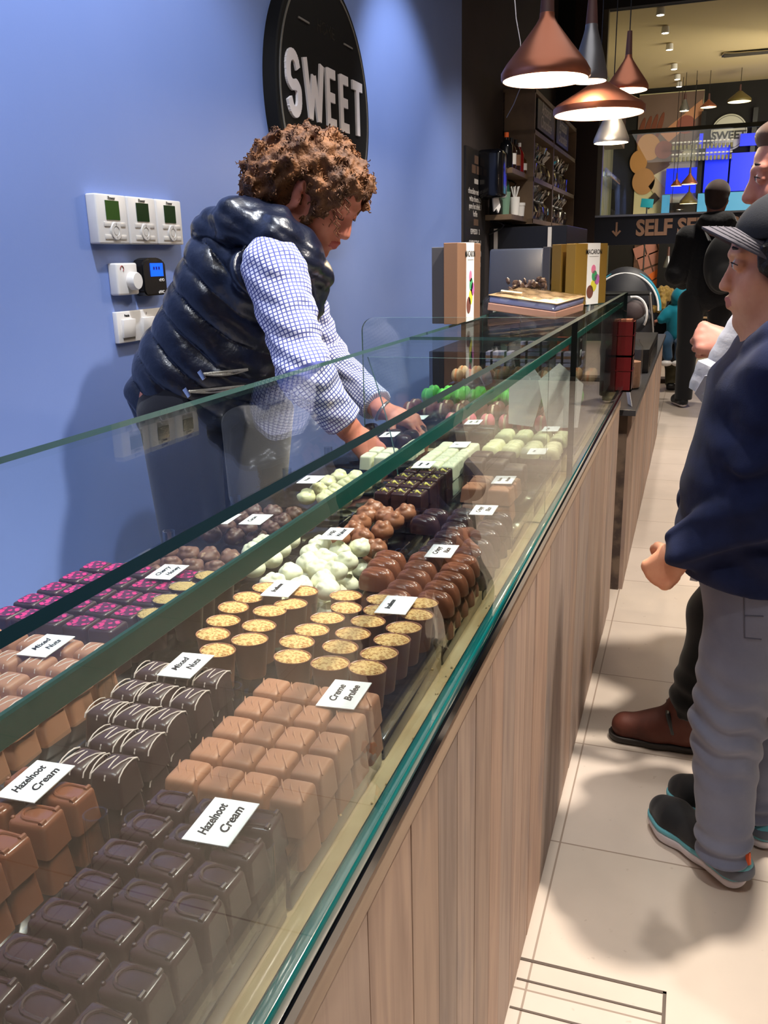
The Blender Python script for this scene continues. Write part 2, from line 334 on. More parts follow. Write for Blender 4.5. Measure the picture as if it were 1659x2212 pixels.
for (y, z) in ((-.2, .24), (.22, .24), (-.2, -.24), (.24, -.25)):
    lo(MB().box((XW + .052, SC.y + y, SC.z + z), (.004, .09, .006)).build('dash_line', M_GREY, t, False))
lo(text('HOME', .06, M_BLK, 'small_letters', t, .001, M4=basis((XW + .0495, SC.y, SC.z + .25), UX, VX)))
# ================================================================ THE DISPLAY COUNTER
XC = -.216; Y0, Y1, YE = -.25, 1.74, 3.06
ZB, ZT, ZU, ZD = .812, 1.097, 1.126, .796
t = T_ = thing('display_counter', 'long wood-clad glass chocolate display counter running beside the blue wall', 'display case', (-.5, 1.4, 0))
def planks(x, ys, z0, z1, name, parent, th=.02):
    b = MB(); cl = b.bm.loops.layers.color.new('tone'); rnd = random.Random(3)
    for a, c in zip(ys, ys[1:]):
        n0 = len(b.bm.faces); b.box((x - th / 2 - rnd.uniform(0, .0012), (a + c) / 2, (z0 + z1) / 2), (th, c - a - .0012 - (rnd.random() < .25) * .002, z1 - z0), bev=.0007, seg=1)
        g = rnd.uniform(.82, 1.0); r = rnd.uniform(-.025, .025)
        b.bm.faces.ensure_lookup_table()
        for f in b.bm.faces:
            if f.calc_center_median().y > a and f.calc_center_median().y < c:
                for l in f.loops: l[cl] = (g + r, g, g - r, 1)
    o = b.build(name, M_PLANK, parent, False); lo(o); return o
rr = random.Random(11)
ys = [-.25, -.13, .02, .13, .27, .36, .428, .546, .664, .758, .84, .93, 1.023, 1.1, 1.194, 1.28, 1.366, 1.519, 1.626, 1.74, 1.85, 1.96, 2.08, 2.182, 2.28, 2.391, 2.5, 2.62, 2.71, 2.805, 2.93, 3.06]
planks(XC, ys, 0.0, .742, 'plank_front', t)
M_LIP = mat('pale_wood_rail', rgb(184, 158, 134), .5, noise=(3, rgb(164, 138, 116), .35, .7, (1, 1.5, 14)))
lo(MB().box((XC - .012, (Y0 + YE) / 2, .765), (.027, YE - Y0, .044), bev=.001).build('top_rail', M_LIP, t, False))
M_DECK = mat('marbled_deck', rgb(206, 184, 142), .35, noise=(9, rgb(172, 142, 96), .35, .68))
lo(MB().box((-.4875, (Y0 + YE) / 2, ZD - .015), (.525, YE - Y0, .03)).build('deck', M_DECK, t, False))
lo(MB().box((-.79, (Y0 + YE) / 2, ZD - .003), (.08, YE - Y0, .006)).build('clear_back_ledge', MACR, t, False))
lo(MB().box((-.4875, (Y0 + YE) / 2, .38), (.51, YE - Y0 - .01, .75)).build('carcass', mat('grey_carcass', rgb(96, 90, 88), .6), t, False))
lo(MB().box((XC + .001, (Y0 + YE) / 2, .793), (.016, YE - Y0, .013)).build('gasket', M_BLKG, t, False))
lo(MB().box((XC + .001, (Y0 + YE) / 2, .8075), (.013, YE - Y0, .017), bev=.004, seg=3).build('glass_rail', mat('teal_rail', rgb(0, 92, 92), .1, 0, .9, 1.), t))
def pane(name, c, d, edge_axis, mg=MG, me=MEDGE, parent=None, bev=0):
    # box whose faces normal to edge_axis are clear glass, the rest polished teal edge
    b = MB().box(c, d)
    b.bm.faces.ensure_lookup_table()
    for f in b.bm.faces:
        f.normal_update(); f.material_index = 0 if abs(f.normal[edge_axis]) > .5 else 1
    o = b.build(name, [mg, me], parent, False); return o
for (a, c) in ((Y0, Y1 - .001), (Y1 + .001, YE)):
    lo(pane('front_glass', (XC, (a + c) / 2, (ZB + ZU) / 2 + .002), (.011, c - a, ZU - ZB), 0, parent=t))
    lo(pane('top_glass', (XC - .0065 - .1675, (a + c) / 2, ZT - .005), (.325, c - a - .004, .006), 2, MGT, MEDGEL, parent=t))
    lo(MB().box((XC - .0085, (a + c) / 2, ZT - .007), (.004, c - a - .004, .013), bev=.001, seg=1).build('teal_front_edge', MEDGEC, t, False))
# rounded cross panels
def cross_panel(y, xr, z0, z1, r, name):
    xf = XC - .007; poly = [(xf, z0), (xf, z1)] + [(xr + r + r * math.cos(q), z1 - r + r * math.sin(q)) for q in [math.pi / 2 + i * math.pi / 2 / 8 for i in range(9)]] + [(xr, z0)]
    b = MB().prism(poly, (0, y, 0), (1, 0, 0), (0, 0, 1), (0, .007, 0), 0, 1); lo(b.build(name, [MG, MEDGEL], t, False))
cross_panel(1.86, -.705, ZD, ZU, .03, 'cross_panel')
cross_panel(YE - .012, -.7, ZD, ZU, .03, 'end_panel')
# curved bracket glass under the near top sheet
poly = [(XC - .007, ZD), (XC - .007, ZT - .014)] + [(-.548 + .16 * math.sin(q) * .35, ZT - .014 - .27 * (q / 1.57)) for q in [i * 1.57 / 10 for i in range(11)]] + [(-.492, ZD)]
lo(MB().prism(poly, (0, 1.47, 0), (1, 0, 0), (0, 0, 1), (0, .006, 0), 0, 1).build('bracket_panel', [MG, MEDGEL], t, False))
# ---------------------------------------------------------------- trays
M_TRAY = mat('black_acrylic', rgb(14, 15, 20), .12, 0, .6, .4)
def tray(x0, x1, y0, y1, lab, z=ZD):
    T = thing('display_tray', lab, 'tray', ((x0 + x1) / 2, (y0 + y1) / 2, z), group='display trays under the chocolates')
    w_, d_ = x1 - x0, y1 - y0
    MB().box((0, 0, .011), (w_, d_, .022), bev=.002).build('base', M_TRAY, T)
    b = MB()
    for (cx, cy, a, c) in ((0, d_ / 2 - .002, w_, .002), (0, -d_ / 2 + .002, w_, .002), (w_ / 2 - .001, 0, .002, d_), (-w_ / 2 + .001, 0, .002, d_)): b.box((cx, cy, .033), (a, c, .024))
    b.build('clear_wall', MACR, T, False)
    for (sx, sy) in ((-.42, .5), (.42, .5)):
        MB().lathe([(.009, .022), (.009, .07), (.0075, .07), (.0075, .022)], c=(w_ * sx, d_ * sy - .014, 0), n=20).build('riser_post', MACR, T)
    return T
cols = ((-.365, -.245, 'front row'), (-.49, -.378, 'middle row'), (-.74, -.515, 'back row'))
names = {0: ['holding the nearest dark arched pralines', 'holding the smooth milk cream squares', 'holding the nut-topped cups with the larger card', 'holding the milk ribbed ovals', 'holding the dark ribbed ovals', 'holding the striped milk squares', 'holding the plain dark squares', 'holding the white shells'],
         1: ['holding the milk arched pralines', 'holding the white-lined dark pralines', 'holding the second row of nut-topped cups', 'holding the white knobbly clusters', 'holding the milk knobbly clusters', 'holding the gold-flecked dark squares', 'holding the white squares', 'holding the glossy dark blocks'],
         2: ['under the milk pralines in the near back corner', 'holding the white-striped milk pralines', 'holding the cherry-patterned pralines', 'holding the nut-crusted cups', 'holding the walnut clusters', 'holding the cocoa clusters', 'holding the dark ribbed blocks', 'holding the small dark truffles']}
for ci, (x0, x1, rn) in enumerate(cols):
    for j in range(8):
        y0 = .262 + j * .2065 - (.006 if ci else 0)
        if ci == 2 and j == 0: y0, ln = .40, .08
        else: ln = .2
        tray(x0, x1, y0, min(y0 + ln, 1.855 if j < 7 else 2.0), 'black acrylic tray in the %s, %s' % (rn, names[ci][j]))
# ================================================================ CHOCOLATES
M_MILK = mat('milk_chocolate', rgb(150, 98, 70), .38, 0, .4, bump=(60, .1, .001))
M_MILKP = mat('pale_milk_chocolate', rgb(168, 118, 90), .42, 0, .35, bump=(60, .1, .001))
M_DARK = mat('dark_chocolate', rgb(62, 42, 42), .32, 0, .5, bump=(50, .08, .001))
M_DARKG = mat('glossy_dark_chocolate', rgb(60, 38, 38), .24, 0, .6)
M_MILKG = mat('glossy_milk_chocolate', rgb(128, 78, 56), .22, 0, .5)
M_WHITE = mat('white_chocolate', rgb(226, 226, 196), .32, 0, .4)
M_CREAM = mat('cream_white_chocolate', rgb(224, 222, 176), .25, 0, .4)
M_ICING = mat('white_icing', rgb(206, 190, 180), .5)
M_NUT = mat('chopped_nuts', rgb(228, 190, 124), .7, noise=(330, rgb(180, 128, 62), .46, .6), bump=(420, 1., .002))
M_NUTD = mat('toasted_nuts', rgb(190, 160, 100), .7, noise=(260, rgb(140, 108, 60), .5, .7), bump=(420, 1., .002))
def pink_pattern():
    m = mat('cherry_pattern', rgb(66, 30, 44), .3); nt = m.node_tree; n = nt.nodes; b = n['Principled BSDF']
    tc = n.new('ShaderNodeTexCoord'); v = n.new('ShaderNodeTexVoronoi'); v.inputs['Scale'].default_value = 175; nt.links.new(tc.outputs['Object'], v.inputs[0])
    r = n.new('ShaderNodeMapRange'); r.inputs[1].default_value = .44; r.inputs[2].default_value = .48; r.inputs[3].default_value = 1; r.inputs[4].default_value = 0; nt.links.new(v.outputs['Distance'], r.inputs[0])
    t = n.new('ShaderNodeTexNoise'); t.inputs['Scale'].default_value = 90; nt.links.new(tc.outputs['Object'], t.inputs[0])
    r2 = n.new('ShaderNodeMapRange'); r2.inputs[1].default_value = .38; r2.inputs[2].default_value = .41; nt.links.new(t.outputs[0], r2.inputs[0])
    mm = n.new('ShaderNodeMath'); mm.operation = 'MULTIPLY'; nt.links.new(r.outputs[0], mm.inputs[0]); nt.links.new(r2.outputs[0], mm.inputs[1])
    mx = n.new('ShaderNodeMix'); mx.data_type = 'RGBA'; mx.inputs[6].default_value = rgb(84, 30, 58); mx.inputs[7].default_value = rgb(206, 44, 112)
    nt.links.new(mm.outputs[0], mx.inputs[0]); nt.links.new(mx.outputs[2], b.inputs['Base Color']); return m
M_CHERRY = pink_pattern()
def soft(w_, d_, h, top=.8, bev=.005, dome=.0, seg=3):   # tapered rounded block, base at z=0
    b = MB(); bm = b.bm; bmesh.ops.create_cube(bm, size=1, matrix=Matrix.Translation((0, 0, h / 2)) @ Matrix.Diagonal((w_, d_, h, 1)))
    for v in bm.verts:
        if v.co.z > h / 2: v.co.x *= top; v.co.y *= top
    es = [e for e in bm.edges if e.verts[0].co.z > h / 2 or e.verts[1].co.z > h / 2]
    bmesh.ops.bevel(bm, geom=es, offset=bev, segments=seg, profile=.6, affect='EDGES')
    if dome:
        bmesh.ops.subdivide_edges(bm, edges=[e for e in bm.edges if e.calc_length() > .008 and min(v.co.z for v in e.verts) > h * .4], cuts=3, use_grid_fill=True)
        for v in bm.verts:
            k = max(0, 1 - (v.co.x / (w_ * .5)) ** 2) * max(0, 1 - (v.co.y / (d_ * .5)) ** 2)
            if v.co.z > h * .5: v.co.z += dome * k
    return b
def place(proto, pts, z, lab, grp, cat='chocolate', jit=.0012, rot=4, first=True, rnd=random.Random(5)):
    out = []
    for i, p in enumerate(pts):
        o = proto if (i == 0 and first) else copy_tree(proto)
        zz = z if len(p) < 3 else p[2]
        o.location = (p[0] + rnd.uniform(-jit, jit), p[1] + rnd.uniform(-jit, jit), zz); o.rotation_euler = (0, 0, math.radians(rnd.uniform(-rot, rot)) + proto.get('rz0', 0))
        tag(o, lab, cat, grp); out.append(o)
    return out
ZTRAY = ZD + .022; LH = .0285; Z2 = ZTRAY; ZTOP = ZTRAY + LH   # two layers: bases at Z2 and ZTOP
def grid(xs, ys_): return [(x, y) for y in ys_ for x in xs]
def layers(pts, drop=()): return [(x, y, ZTOP) for x, y in pts] + [(x, y, Z2) for x, y in pts]
# 1 dark arched pralines
def arched(name, m, s=1.):
    o = thing(name, '', 'chocolate')
    soft(.036 * s, .0285, .0265, .86, .0045, 0, 4).build('shell', m, o)
    b = MB(); arch_ = [(.0115, -.0078), (-.001, -.0078)] + [(-.001 - .0085 * math.sin(q), -.0078 * math.cos(q)) for q in [i * math.pi / 8 for i in range(1, 8)]] + [(-.001, .0078), (.0115, .0078)]
    b.tube([(x, y, .0266) for x, y in arch_], .0015, 8); b.tube([(.0115, -.0105, .0266), (.0115, -.0055, .0266)], .0018, 8); b.tube([(.0115, .0055, .0266), (.0115, .0105, .0266)], .0018, 8)
    b.build('relief', m, o); r_ = MB(); r_.ball((-.0135, -.0075, .0262), .0018, 2); r_.build('relief_dot', m, o)
    # opening of the arch faces +Y side of the tray
    register(o); return o
A = arched('dark_praline', M_DARKG)
A['rz0'] = math.pi / 2 * 0 + math.radians(-90) * 0
pts = grid((-.338, -.302, -.265), [.465 - .0302 * i for i in range(9)])
pts = [p for p in pts if not (p[1] < .24 and p[0] < -.33)]
place(A, [(x, y, ZTOP) for x, y in pts] + [(-.265, y, Z2) for y in [.465 - .0302 * i for i in range(9)]] + [(-.302, .465, Z2), (-.338, .465, Z2), (-.338, .434, Z2)], 0, 'dark chocolate praline with a raised arch, nearest front pile', 'dark arched pralines in the nearest front tray')
A = arched('milk_praline', M_MILKG)
pts = [(-.46, .458), (-.418, .452), (-.46, .425), (-.421, .42), (-.46, .394), (-.424, .389), (-.46, .363), (-.424, .36), (-.498, .44), (-.498, .41)]
place(A, [(x, y, ZTOP) for x, y in pts] + [(-.418, .452, Z2), (-.421, .42, Z2), (-.424, .389, Z2), (-.424, .36, Z2)], 0, 'milk chocolate praline with a raised arch, beside the lower left edge of the photo', 'milk arched pralines in the middle row')
# 2 creme brulee squares
def square(name, m, w_, d_, h, ridges=3, bev=.005, dome=.0015, top=.88):
    b = soft(w_, d_, h, top, bev, dome, 4)
    rnd = random.Random(hash(name) % 100 if False else len(name))
    for i in range(ridges):
        x = (i - (ridges - 1) / 2) * w_ * .24; b.tube([(x - w_ * .22, d_ * .3, h + dome * .2), (x - w_ * .04, 0, h + dome * .75), (x + w_ * .22, -d_ * .32, h + dome * .1)], [.0004, .0012, .0005], 6)
    return b
o = square('cream_square', M_MILKP, .0295, .0345, .0275).build('milk_praline_square', M_MILKP)
pts = grid((-.344, -.315, -.286, -.2555), (.501, .5365, .572, .609, .646))
place(o, [(x, y, ZTOP) for x, y in pts] + [(-.2555, y, Z2) for y in (.501, .5365, .572, .609, .646)] + [(x, .501, Z2) for x in (-.344, -.315, -.286)], 0, 'smooth pale milk chocolate square in the block under the creme brulee card', 'pale milk squares under the creme brulee card', jit=.0006, rot=2)
# 3 nut topped cups
def cup(name, shell, nut, rx=.0195, ry=.0165, h=.04):
    o = thing(name, '', 'chocolate cup')
    MB().lathe([(0, 0), (.74, 0), (.76, .002), (.97, h - .001), (1, h), (.98, h + .0006), (.93, h), (.9, h - .004), (0, h - .004)], n=36, sx=rx, sy=ry).build('chocolate_shell', shell, o)
    b = MB().lathe([(0, h + .0025), (.45, h + .002), (.8, h + .0006), (.93, h - .001), (.93, h - .005)], n=36, sx=rx, sy=ry); rnd = random.Random(2)
    for i in range(70):
        q = rnd.uniform(0, 6.28); r_ = math.sqrt(rnd.random()) * .86
        b.ball((rx * r_ * math.cos(q), ry * r_ * math.sin(q), h + .0018 - .0018 * r_), rnd.uniform(.0008, .0016), 1, sc=(1, rnd.uniform(.6, 1), .7))
    b.build('nut_topping', nut, o); register(o); return o
K = cup('brazilian_cup', M_MILK, M_NUT)
brR = [(-.36, .87), (-.345, .836), (-.313, .871), (-.267, .873), (-.306, .839), (-.263, .839), (-.355, .803), (-.308, .807), (-.266, .803), (-.358, .77), (-.312, .773), (-.268, .77), (-.36, .738), (-.314, .739), (-.27, .737), (-.35, .705), (-.309, .702), (-.27, .703)]
zc = ZD + .08 - .041
place(K, [(x, y, zc) for x, y in brR], 0, 'nut-topped chocolate cup in the front-row cluster under the lower brasilienne card', 'nut-topped cups in the front row', 'chocolate cup', .0008, 25)
brR2 = [(-.267, .873, ZTRAY), (-.263, .839, ZTRAY), (-.266, .803, ZTRAY), (-.268, .77, ZTRAY), (-.27, .737, ZTRAY), (-.27, .703, ZTRAY)]
place(K, [(-.46, .869, zc), (-.414, .87, zc), (-.468, .834, zc), (-.41, .829, zc), (-.47, .802, zc), (-.425, .804, zc), (-.462, .765, zc), (-.418, .764, zc), (-.455, .731, zc), (-.411, .73, zc), (-.43, .697, zc)], 0, 'nut-topped chocolate cup in the middle-row cluster under the upper brasilienne card', 'nut-topped cups in the middle row', 'chocolate cup', .0008, 25, first=False)
K2 = cup('brazilian_cup', M_DARK, M_NUTD)
place(K2, [(-.552, .886, zc), (-.522, .862, zc), (-.561, .846, zc), (-.527, .826, zc), (-.557, .803, zc), (-.523, .791, zc), (-.55, .76, zc)], 0, 'nut-crusted dark chocolate cup in the back row, right of the cherry patterned pralines', 'nut-crusted cups in the back row', 'chocolate cup', .001, 25)
# 4 striped pralines
def striped(name, m, w_, d_, h, n=4):
    o = thing(name, '', 'chocolate'); soft(w_, d_, h, .84, .006, .002, 4).build('shell', m, o); b = MB()
    for i in range(n):
        x = (i - (n - 1) / 2) * w_ * .22; sk = w_ * .18 * (1 if i % 2 else -.2)
        b.tube([(x - sk, -d_ * .435, h * .82), (x - sk * .9, -d_ * .39, h * .95), (x - sk * .4, -d_ * .2, h + .0015), (x, 0, h + .0022), (x + sk * .4, d_ * .2, h + .0015), (x + sk * .9, d_ * .39, h * .95), (x + sk, d_ * .435, h * .82)], .0006, 6)
    b.build('icing_stripe', M_ICING, o); register(o); return o
o = striped('dark_striped_praline', M_DARK, .029, .037, .028, 5)
sd = [(-.472, .646), (-.469, .605), (-.44, .606), (-.438, .567), (-.409, .569), (-.434, .529), (-.405, .530), (-.434, .49), (-.405, .491), (-.407, .608), (-.408, .648), (-.44, .646), (-.467, .567)]
place(o, [(x, y, ZTOP) for x, y in sd] + [(x, y, Z2) for x, y in sd if x > -.42] + [(-.47, .529, Z2), (-.434, .49, Z2), (-.47, .49, Z2), (-.47, .567, Z2)], 0, 'dark chocolate praline with thin white icing lines, around the front mixed nuts card', 'white-lined dark pralines in the middle row', jit=.001, rot=4)
o = striped('milk_striped_praline', M_MILKP, .034, .036, .028, 3)
sd = grid((-.7, -.664, -.628, -.592, -.558), (.665, .625, .585, .545, .505))
place(o, [(x, y, ZTOP) for x, y in sd if x > -.7 or y > .6] + [(-.558, y, Z2) for y in (.665, .625, .585, .545, .505)], 0, 'milk chocolate praline with broad white stripes, around the far left mixed nuts card', 'white-striped milk pralines in the back row', jit=.001, rot=4)
# 5 cherry pralines
o = thing('cherry_praline', '', 'chocolate'); soft(.0315, .0345, .0265, .96, .0045, 0, 4).build('shell', M_DARK, o)
poly = []
for q in range(32):
    a = q * math.pi / 16; c, s_ = math.cos(a), math.sin(a); poly.append((.0128 * math.copysign(abs(c) ** .5, c), .0140 * math.copysign(abs(s_) ** .5, s_)))
MB().prism(poly, (0, 0, .0262), (1, 0, 0), (0, 1, 0), (0, 0, .0009)).build('pink_print', M_CHERRY, o, False); register(o)
pts = grid((-.718, -.686, -.652, -.616, -.582), [.885 - .0405 * i for i in range(5)])
place(o, [(x, y, ZTOP) for x, y in pts] + [(-.582, .885 - .0405 * i, Z2) for i in range(5)] + [(-.616, .723, Z2), (-.652, .723, Z2)], 0, 'dark praline printed with bright pink cherries, under the cherry honey card', 'pink-printed cherry pralines', jit=.0008, rot=3)
# 6 knobbly clusters (chocolate-dipped nuts)
def knob(name, m, seed, r=.0165):
    b = MB(); rnd = random.Random(seed); b.ball((0, 0, .0125), r, 3, sc=(1, 1, .78))
    for i in range(9):
        q = rnd.uniform(0, 6.28); e = rnd.uniform(.1, 1.3); b.ball((r * .72 * math.cos(q) * math.cos(e), r * .72 * math.sin(q) * math.cos(e), .0125 + r * .62 * math.sin(e)), rnd.uniform(.005, .0075), 2)
    o = b.build(name, m); md = o.modifiers.new('blend', 'REMESH'); md.mode = 'VOXEL'; md.voxel_size = .0011; ms = o.modifiers.new('soften', 'SMOOTH'); ms.factor = .6; ms.iterations = 6
    bpy.context.view_layer.update(); dg = bpy.context.evaluated_depsgraph_get(); me = bpy.data.meshes.new_from_object(o.evaluated_get(dg)); o.modifiers.clear(); o.data = me; me.shade_smooth(); return o
wh = [(-.474, 1.067), (-.474, 1.032), (-.463, .99), (-.468, .95), (-.471, .909), (-.435, .909), (-.415, .935), (-.416, .972), (-.415, 1.01), (-.418, 1.071), (-.438, 1.046), (-.44, .975), (-.445, 1.01), (-.398, .91)]
w1 = knob('white_nut_cluster', M_WHITE, 1); w2 = knob('white_nut_cluster', M_WHITE, 8)
lab = 'knobbly white chocolate nut cluster, in the heap under the middle card with two lines'
place(w1, [(x, y, ZTOP + .004) for x, y in wh[::2]] + [(x, y, Z2) for x, y in wh[::2]], 0, lab, 'white nut clusters in the middle row', rot=180)
place(w2, [(x, y, ZTOP + .004) for x, y in wh[1::2]] + [(x, y, Z2) for x, y in wh[1::2]], 0, lab, 'white nut clusters in the middle row', rot=180)
place(w1, [(-.535, 1.085, ZTOP), (-.53, 1.045, ZTOP), (-.524, 1.005, ZTOP), (-.53, .965, ZTOP), (-.56, 1.06, ZTOP), (-.56, 1.02, ZTOP)], 0, 'knobbly white chocolate cluster in the back row, left of the main white heap', 'white nut clusters in the back row', rot=180, first=False)
m1 = knob('milk_nut_cluster', M_MILK, 4, .0175); m2 = knob('milk_nut_cluster', M_MILK, 5, .0175)
tr = [(-.471, 1.275), (-.468, 1.235), (-.464, 1.195), (-.458, 1.155), (-.467, 1.112), (-.413, 1.261), (-.418, 1.216), (-.417, 1.165), (-.4, 1.085), (-.432, 1.12), (-.44, 1.24)]
lab = 'knobbly milk chocolate nut cluster, behind the white clusters'
place(m1, [(x, y, ZTOP) for x, y in tr[::2]], 0, lab, 'milk nut clusters in the middle row', rot=180); place(m2, [(x, y, ZTOP) for x, y in tr[1::2]] + [(-.44, 1.2, Z2), (-.415, 1.12, Z2)], 0, lab, 'milk nut clusters in the middle row', rot=180)
cl = [(x, y) for x in (-.71, -.675, -.64, -.605, -.57) for y in (.945, .99, 1.035)]
lab = 'rough nutty cluster seen through the glass in the back row, behind the cherry pralines'
M_NUTTY = mat('nutty_chocolate', rgb(112, 78, 62), .5, noise=(70, rgb(176, 146, 116), .58, .66), bump=(150, .5, .002))
n1 = knob('walnut_cluster', M_NUTTY, 21); place(n1, [(x, y, Z2 + .01) for x, y in cl], 0, lab, 'walnut clusters in the back row', rot=180)
n2 = knob('cocoa_cluster', mat('cocoa_nut', rgb(86, 58, 50), .5, noise=(60, rgb(190, 160, 120), .62, .68), bump=(150, .5, .002)), 23)
place(n2, [(x, y, Z2 + .01) for x in (-.69, -.65, -.61, -.57) for y in (1.13, 1.175, 1.22, 1.265)], 0, 'cocoa cluster seen through the glass in the back row, beyond the walnut clusters', 'cocoa clusters in the back row', rot=180)
n3 = knob('almond_cluster', M_CREAM, 25); place(n3, [(x, y, ZTOP - .008) for x in (-.62, -.585, -.55) for y in (1.34, 1.39, 1.44, 1.49)], 0, 'pale cream and brown cluster in the back row, left of the gold-flecked squares', 'cream clusters in the back row', rot=180)
# 7 ribbed ovals
def oval(name, m, rx=.024, ry=.0155, h=.024, nr=8):
    b = MB(); n, k = 72, 22; bm = b.bm; rings = []
    for j in range(k + 1):
        e = j / k * math.pi / 2
        ring = []
        for i in range(n):
            q = 2 * math.pi * i / n; c, s_ = math.cos(q), math.sin(q)
            x = rx * math.copysign(abs(c) ** .75, c) * math.cos(e) ** .5 if j < k else 0; y = ry * math.copysign(abs(s_) ** .75, s_) * math.cos(e) ** .5 if j < k else 0
            z = h * math.sin(e) ** .8
            z += .0024 * abs(math.sin((y * 1.0 + x * .28) / ry * math.pi * nr / 5)) ** .7 * (math.sin(e) ** 1.5)
            ring.append(bm.verts.new((x, y, z)))
            if j == k: break
        rings.append(ring)
    for a, c in zip(rings, rings[1:]):
        for i in range(n):
            bm.faces.new((a[i], a[(i + 1) % n], c[0]) if len(c) == 1 else (a[i], a[(i + 1) % n], c[(i + 1) % n], c[i]))
    return b.build(name, m)
o = oval('milk_oval', M_MILKG)
cr = [(-.365, 1.041), (-.363, 1.01), (-.357, .975), (-.316, 1.046), (-.314, 1.013), (-.311, .978), (-.311, .94), (-.267, 1.052), (-.264, 1.018), (-.265, .984), (-.266, .95), (-.266, .915), (-.311, .905)]
place(o, [(x, y, ZTOP) for x, y in cr] + [(x, y, Z2) for x, y in cr], 0, 'glossy milk chocolate oval with ribs, around the crispy rice card', 'ribbed milk ovals', rot=5)
o = oval('dark_oval', M_DARKG)
rd = [(-.36, 1.254), (-.366, 1.217), (-.316, 1.268), (-.315, 1.232), (-.313, 1.19), (-.31, 1.15), (-.31, 1.11), (-.313, 1.078), (-.262, 1.258), (-.262, 1.215), (-.263, 1.17), (-.262, 1.125), (-.263, 1.083)]
place(o, [(x, y, ZTOP) for x, y in rd] + [(x, y, Z2) for x, y in rd[2:]], 0, 'glossy dark chocolate oval with ribs, behind the milk ovals', 'ribbed dark ovals', rot=5)
# 8 gold flecked squares
o = thing('gold_flecked_square', '', 'chocolate'); soft(.027, .046, .028, .93, .004, .001, 4).build('shell', M_DARKG, o); b = MB(); rnd = random.Random(9)
for i in range(14): b.box((rnd.uniform(-.008, .008), rnd.uniform(-.012, .012), .0295), (rnd.uniform(.002, .006), rnd.uniform(.001, .003), .0008), r=Euler((rnd.uniform(-.5, .5), rnd.uniform(-.5, .5), rnd.uniform(0, 3))).to_matrix())
b.build('gold_flakes', mat('gold_flake', rgb(196, 186, 90), .5), o, False); register(o)
pts = grid((-.474, -.445, -.416), (1.34, 1.393, 1.447, 1.50))
place(o, [(x, y, ZTOP) for x, y in pts] + [(x, 1.34, Z2) for x in (-.474, -.445, -.416)] + [(-.416, y, Z2) for y in (1.393, 1.447, 1.5)], 0, 'dark chocolate square sprinkled with gold flakes, in front of the white squares', 'gold-flecked dark squares', jit=.0008, rot=2)
# 9 white squares, 10 dark squares, 11 striped milk squares
o = square('w', M_WHITE, .0275, .045, .0275, 2).build('white_praline_square', M_WHITE)
pts = grid((-.474, -.446, -.418), (1.555, 1.6, 1.645, 1.69, 1.735))
place(o, [(x, y, ZTOP) for x, y in pts] + [(-.418, y, Z2) for y in (1.555, 1.6, 1.645, 1.69, 1.735)] + [(-.446, 1.555, Z2), (-.474, 1.555, Z2)], 0, 'white chocolate square in the tidy block behind the gold-flecked squares', 'white squares in the middle row', jit=.0006, rot=2)
place(o, [(-.6, 1.6, ZTOP), (-.57, 1.65, ZTOP), (-.545, 1.7, ZTOP), (-.6, 1.655, ZTOP), (-.57, 1.6, ZTOP), (-.545, 1.75, ZTOP)], 0, 'white chocolate square in the back row, left of the tidy white block', 'white squares in the back row', first=False)
o = square('darkie', M_DARK, .042, .05, .027, 1).build('dark_praline_square', M_DARK)
place(o, [(-.38, 1.605, ZTOP), (-.335, 1.605, ZTOP), (-.38, 1.665, ZTOP), (-.335, 1.67, ZTOP), (-.295, 1.57, ZTOP), (-.38, 1.605, Z2), (-.335, 1.605, Z2), (-.295, 1.57, Z2)], 0, 'plain dark chocolate square in the front row, before the white shells', 'plain dark squares')
o = square('msq', M_MILKP, .042, .048, .026, 3).build('ribbed_milk_square', M_MILKP)
place(o, [(-.335, 1.415, ZTOP), (-.335, 1.465, ZTOP), (-.288, 1.413, ZTOP), (-.288, 1.463, ZTOP), (-.335, 1.415, Z2), (-.288, 1.413, Z2)], 0, 'milk chocolate square with ridges, under the card between two dark groups', 'ridged milk squares')
# 12 white shells in rows, 13 glossy dark blocks
o = oval('white_shell', M_CREAM, .0195, .017, .021, 3)
pts = [(x, y, ZTOP) for x in (-.385, -.343, -.301, -.26) for y in (1.765, 1.795, 1.825, 1.885, 1.915, 1.945)]
place(o, pts, 0, 'cream white shell in one of four rows before the macarons', 'cream white shells', rot=6)
o = square('ridgy', M_DARKG, .05, .045, .026, 3).build('glossy_dark_block', M_DARKG)
place(o, [(-.485, 1.9, ZTOP), (-.435, 1.895, ZTOP), (-.485, 1.95, ZTOP), (-.435, 1.95, ZTOP), (-.485, 1.9, Z2), (-.435, 1.895, Z2)], 0, 'glossy black-brown chocolate block left of the white shells', 'glossy dark blocks')
o = oval('dark_truffle', M_DARK, .02, .018, .024, 4)
place(o, [(x, y, ZTOP - .004) for x in (-.72, -.68, -.64, -.6) for y in (1.83, 1.89, 1.95)], 0, 'small dark truffle in the back row beyond the saleswoman\'s hand', 'dark truffles in the back row')
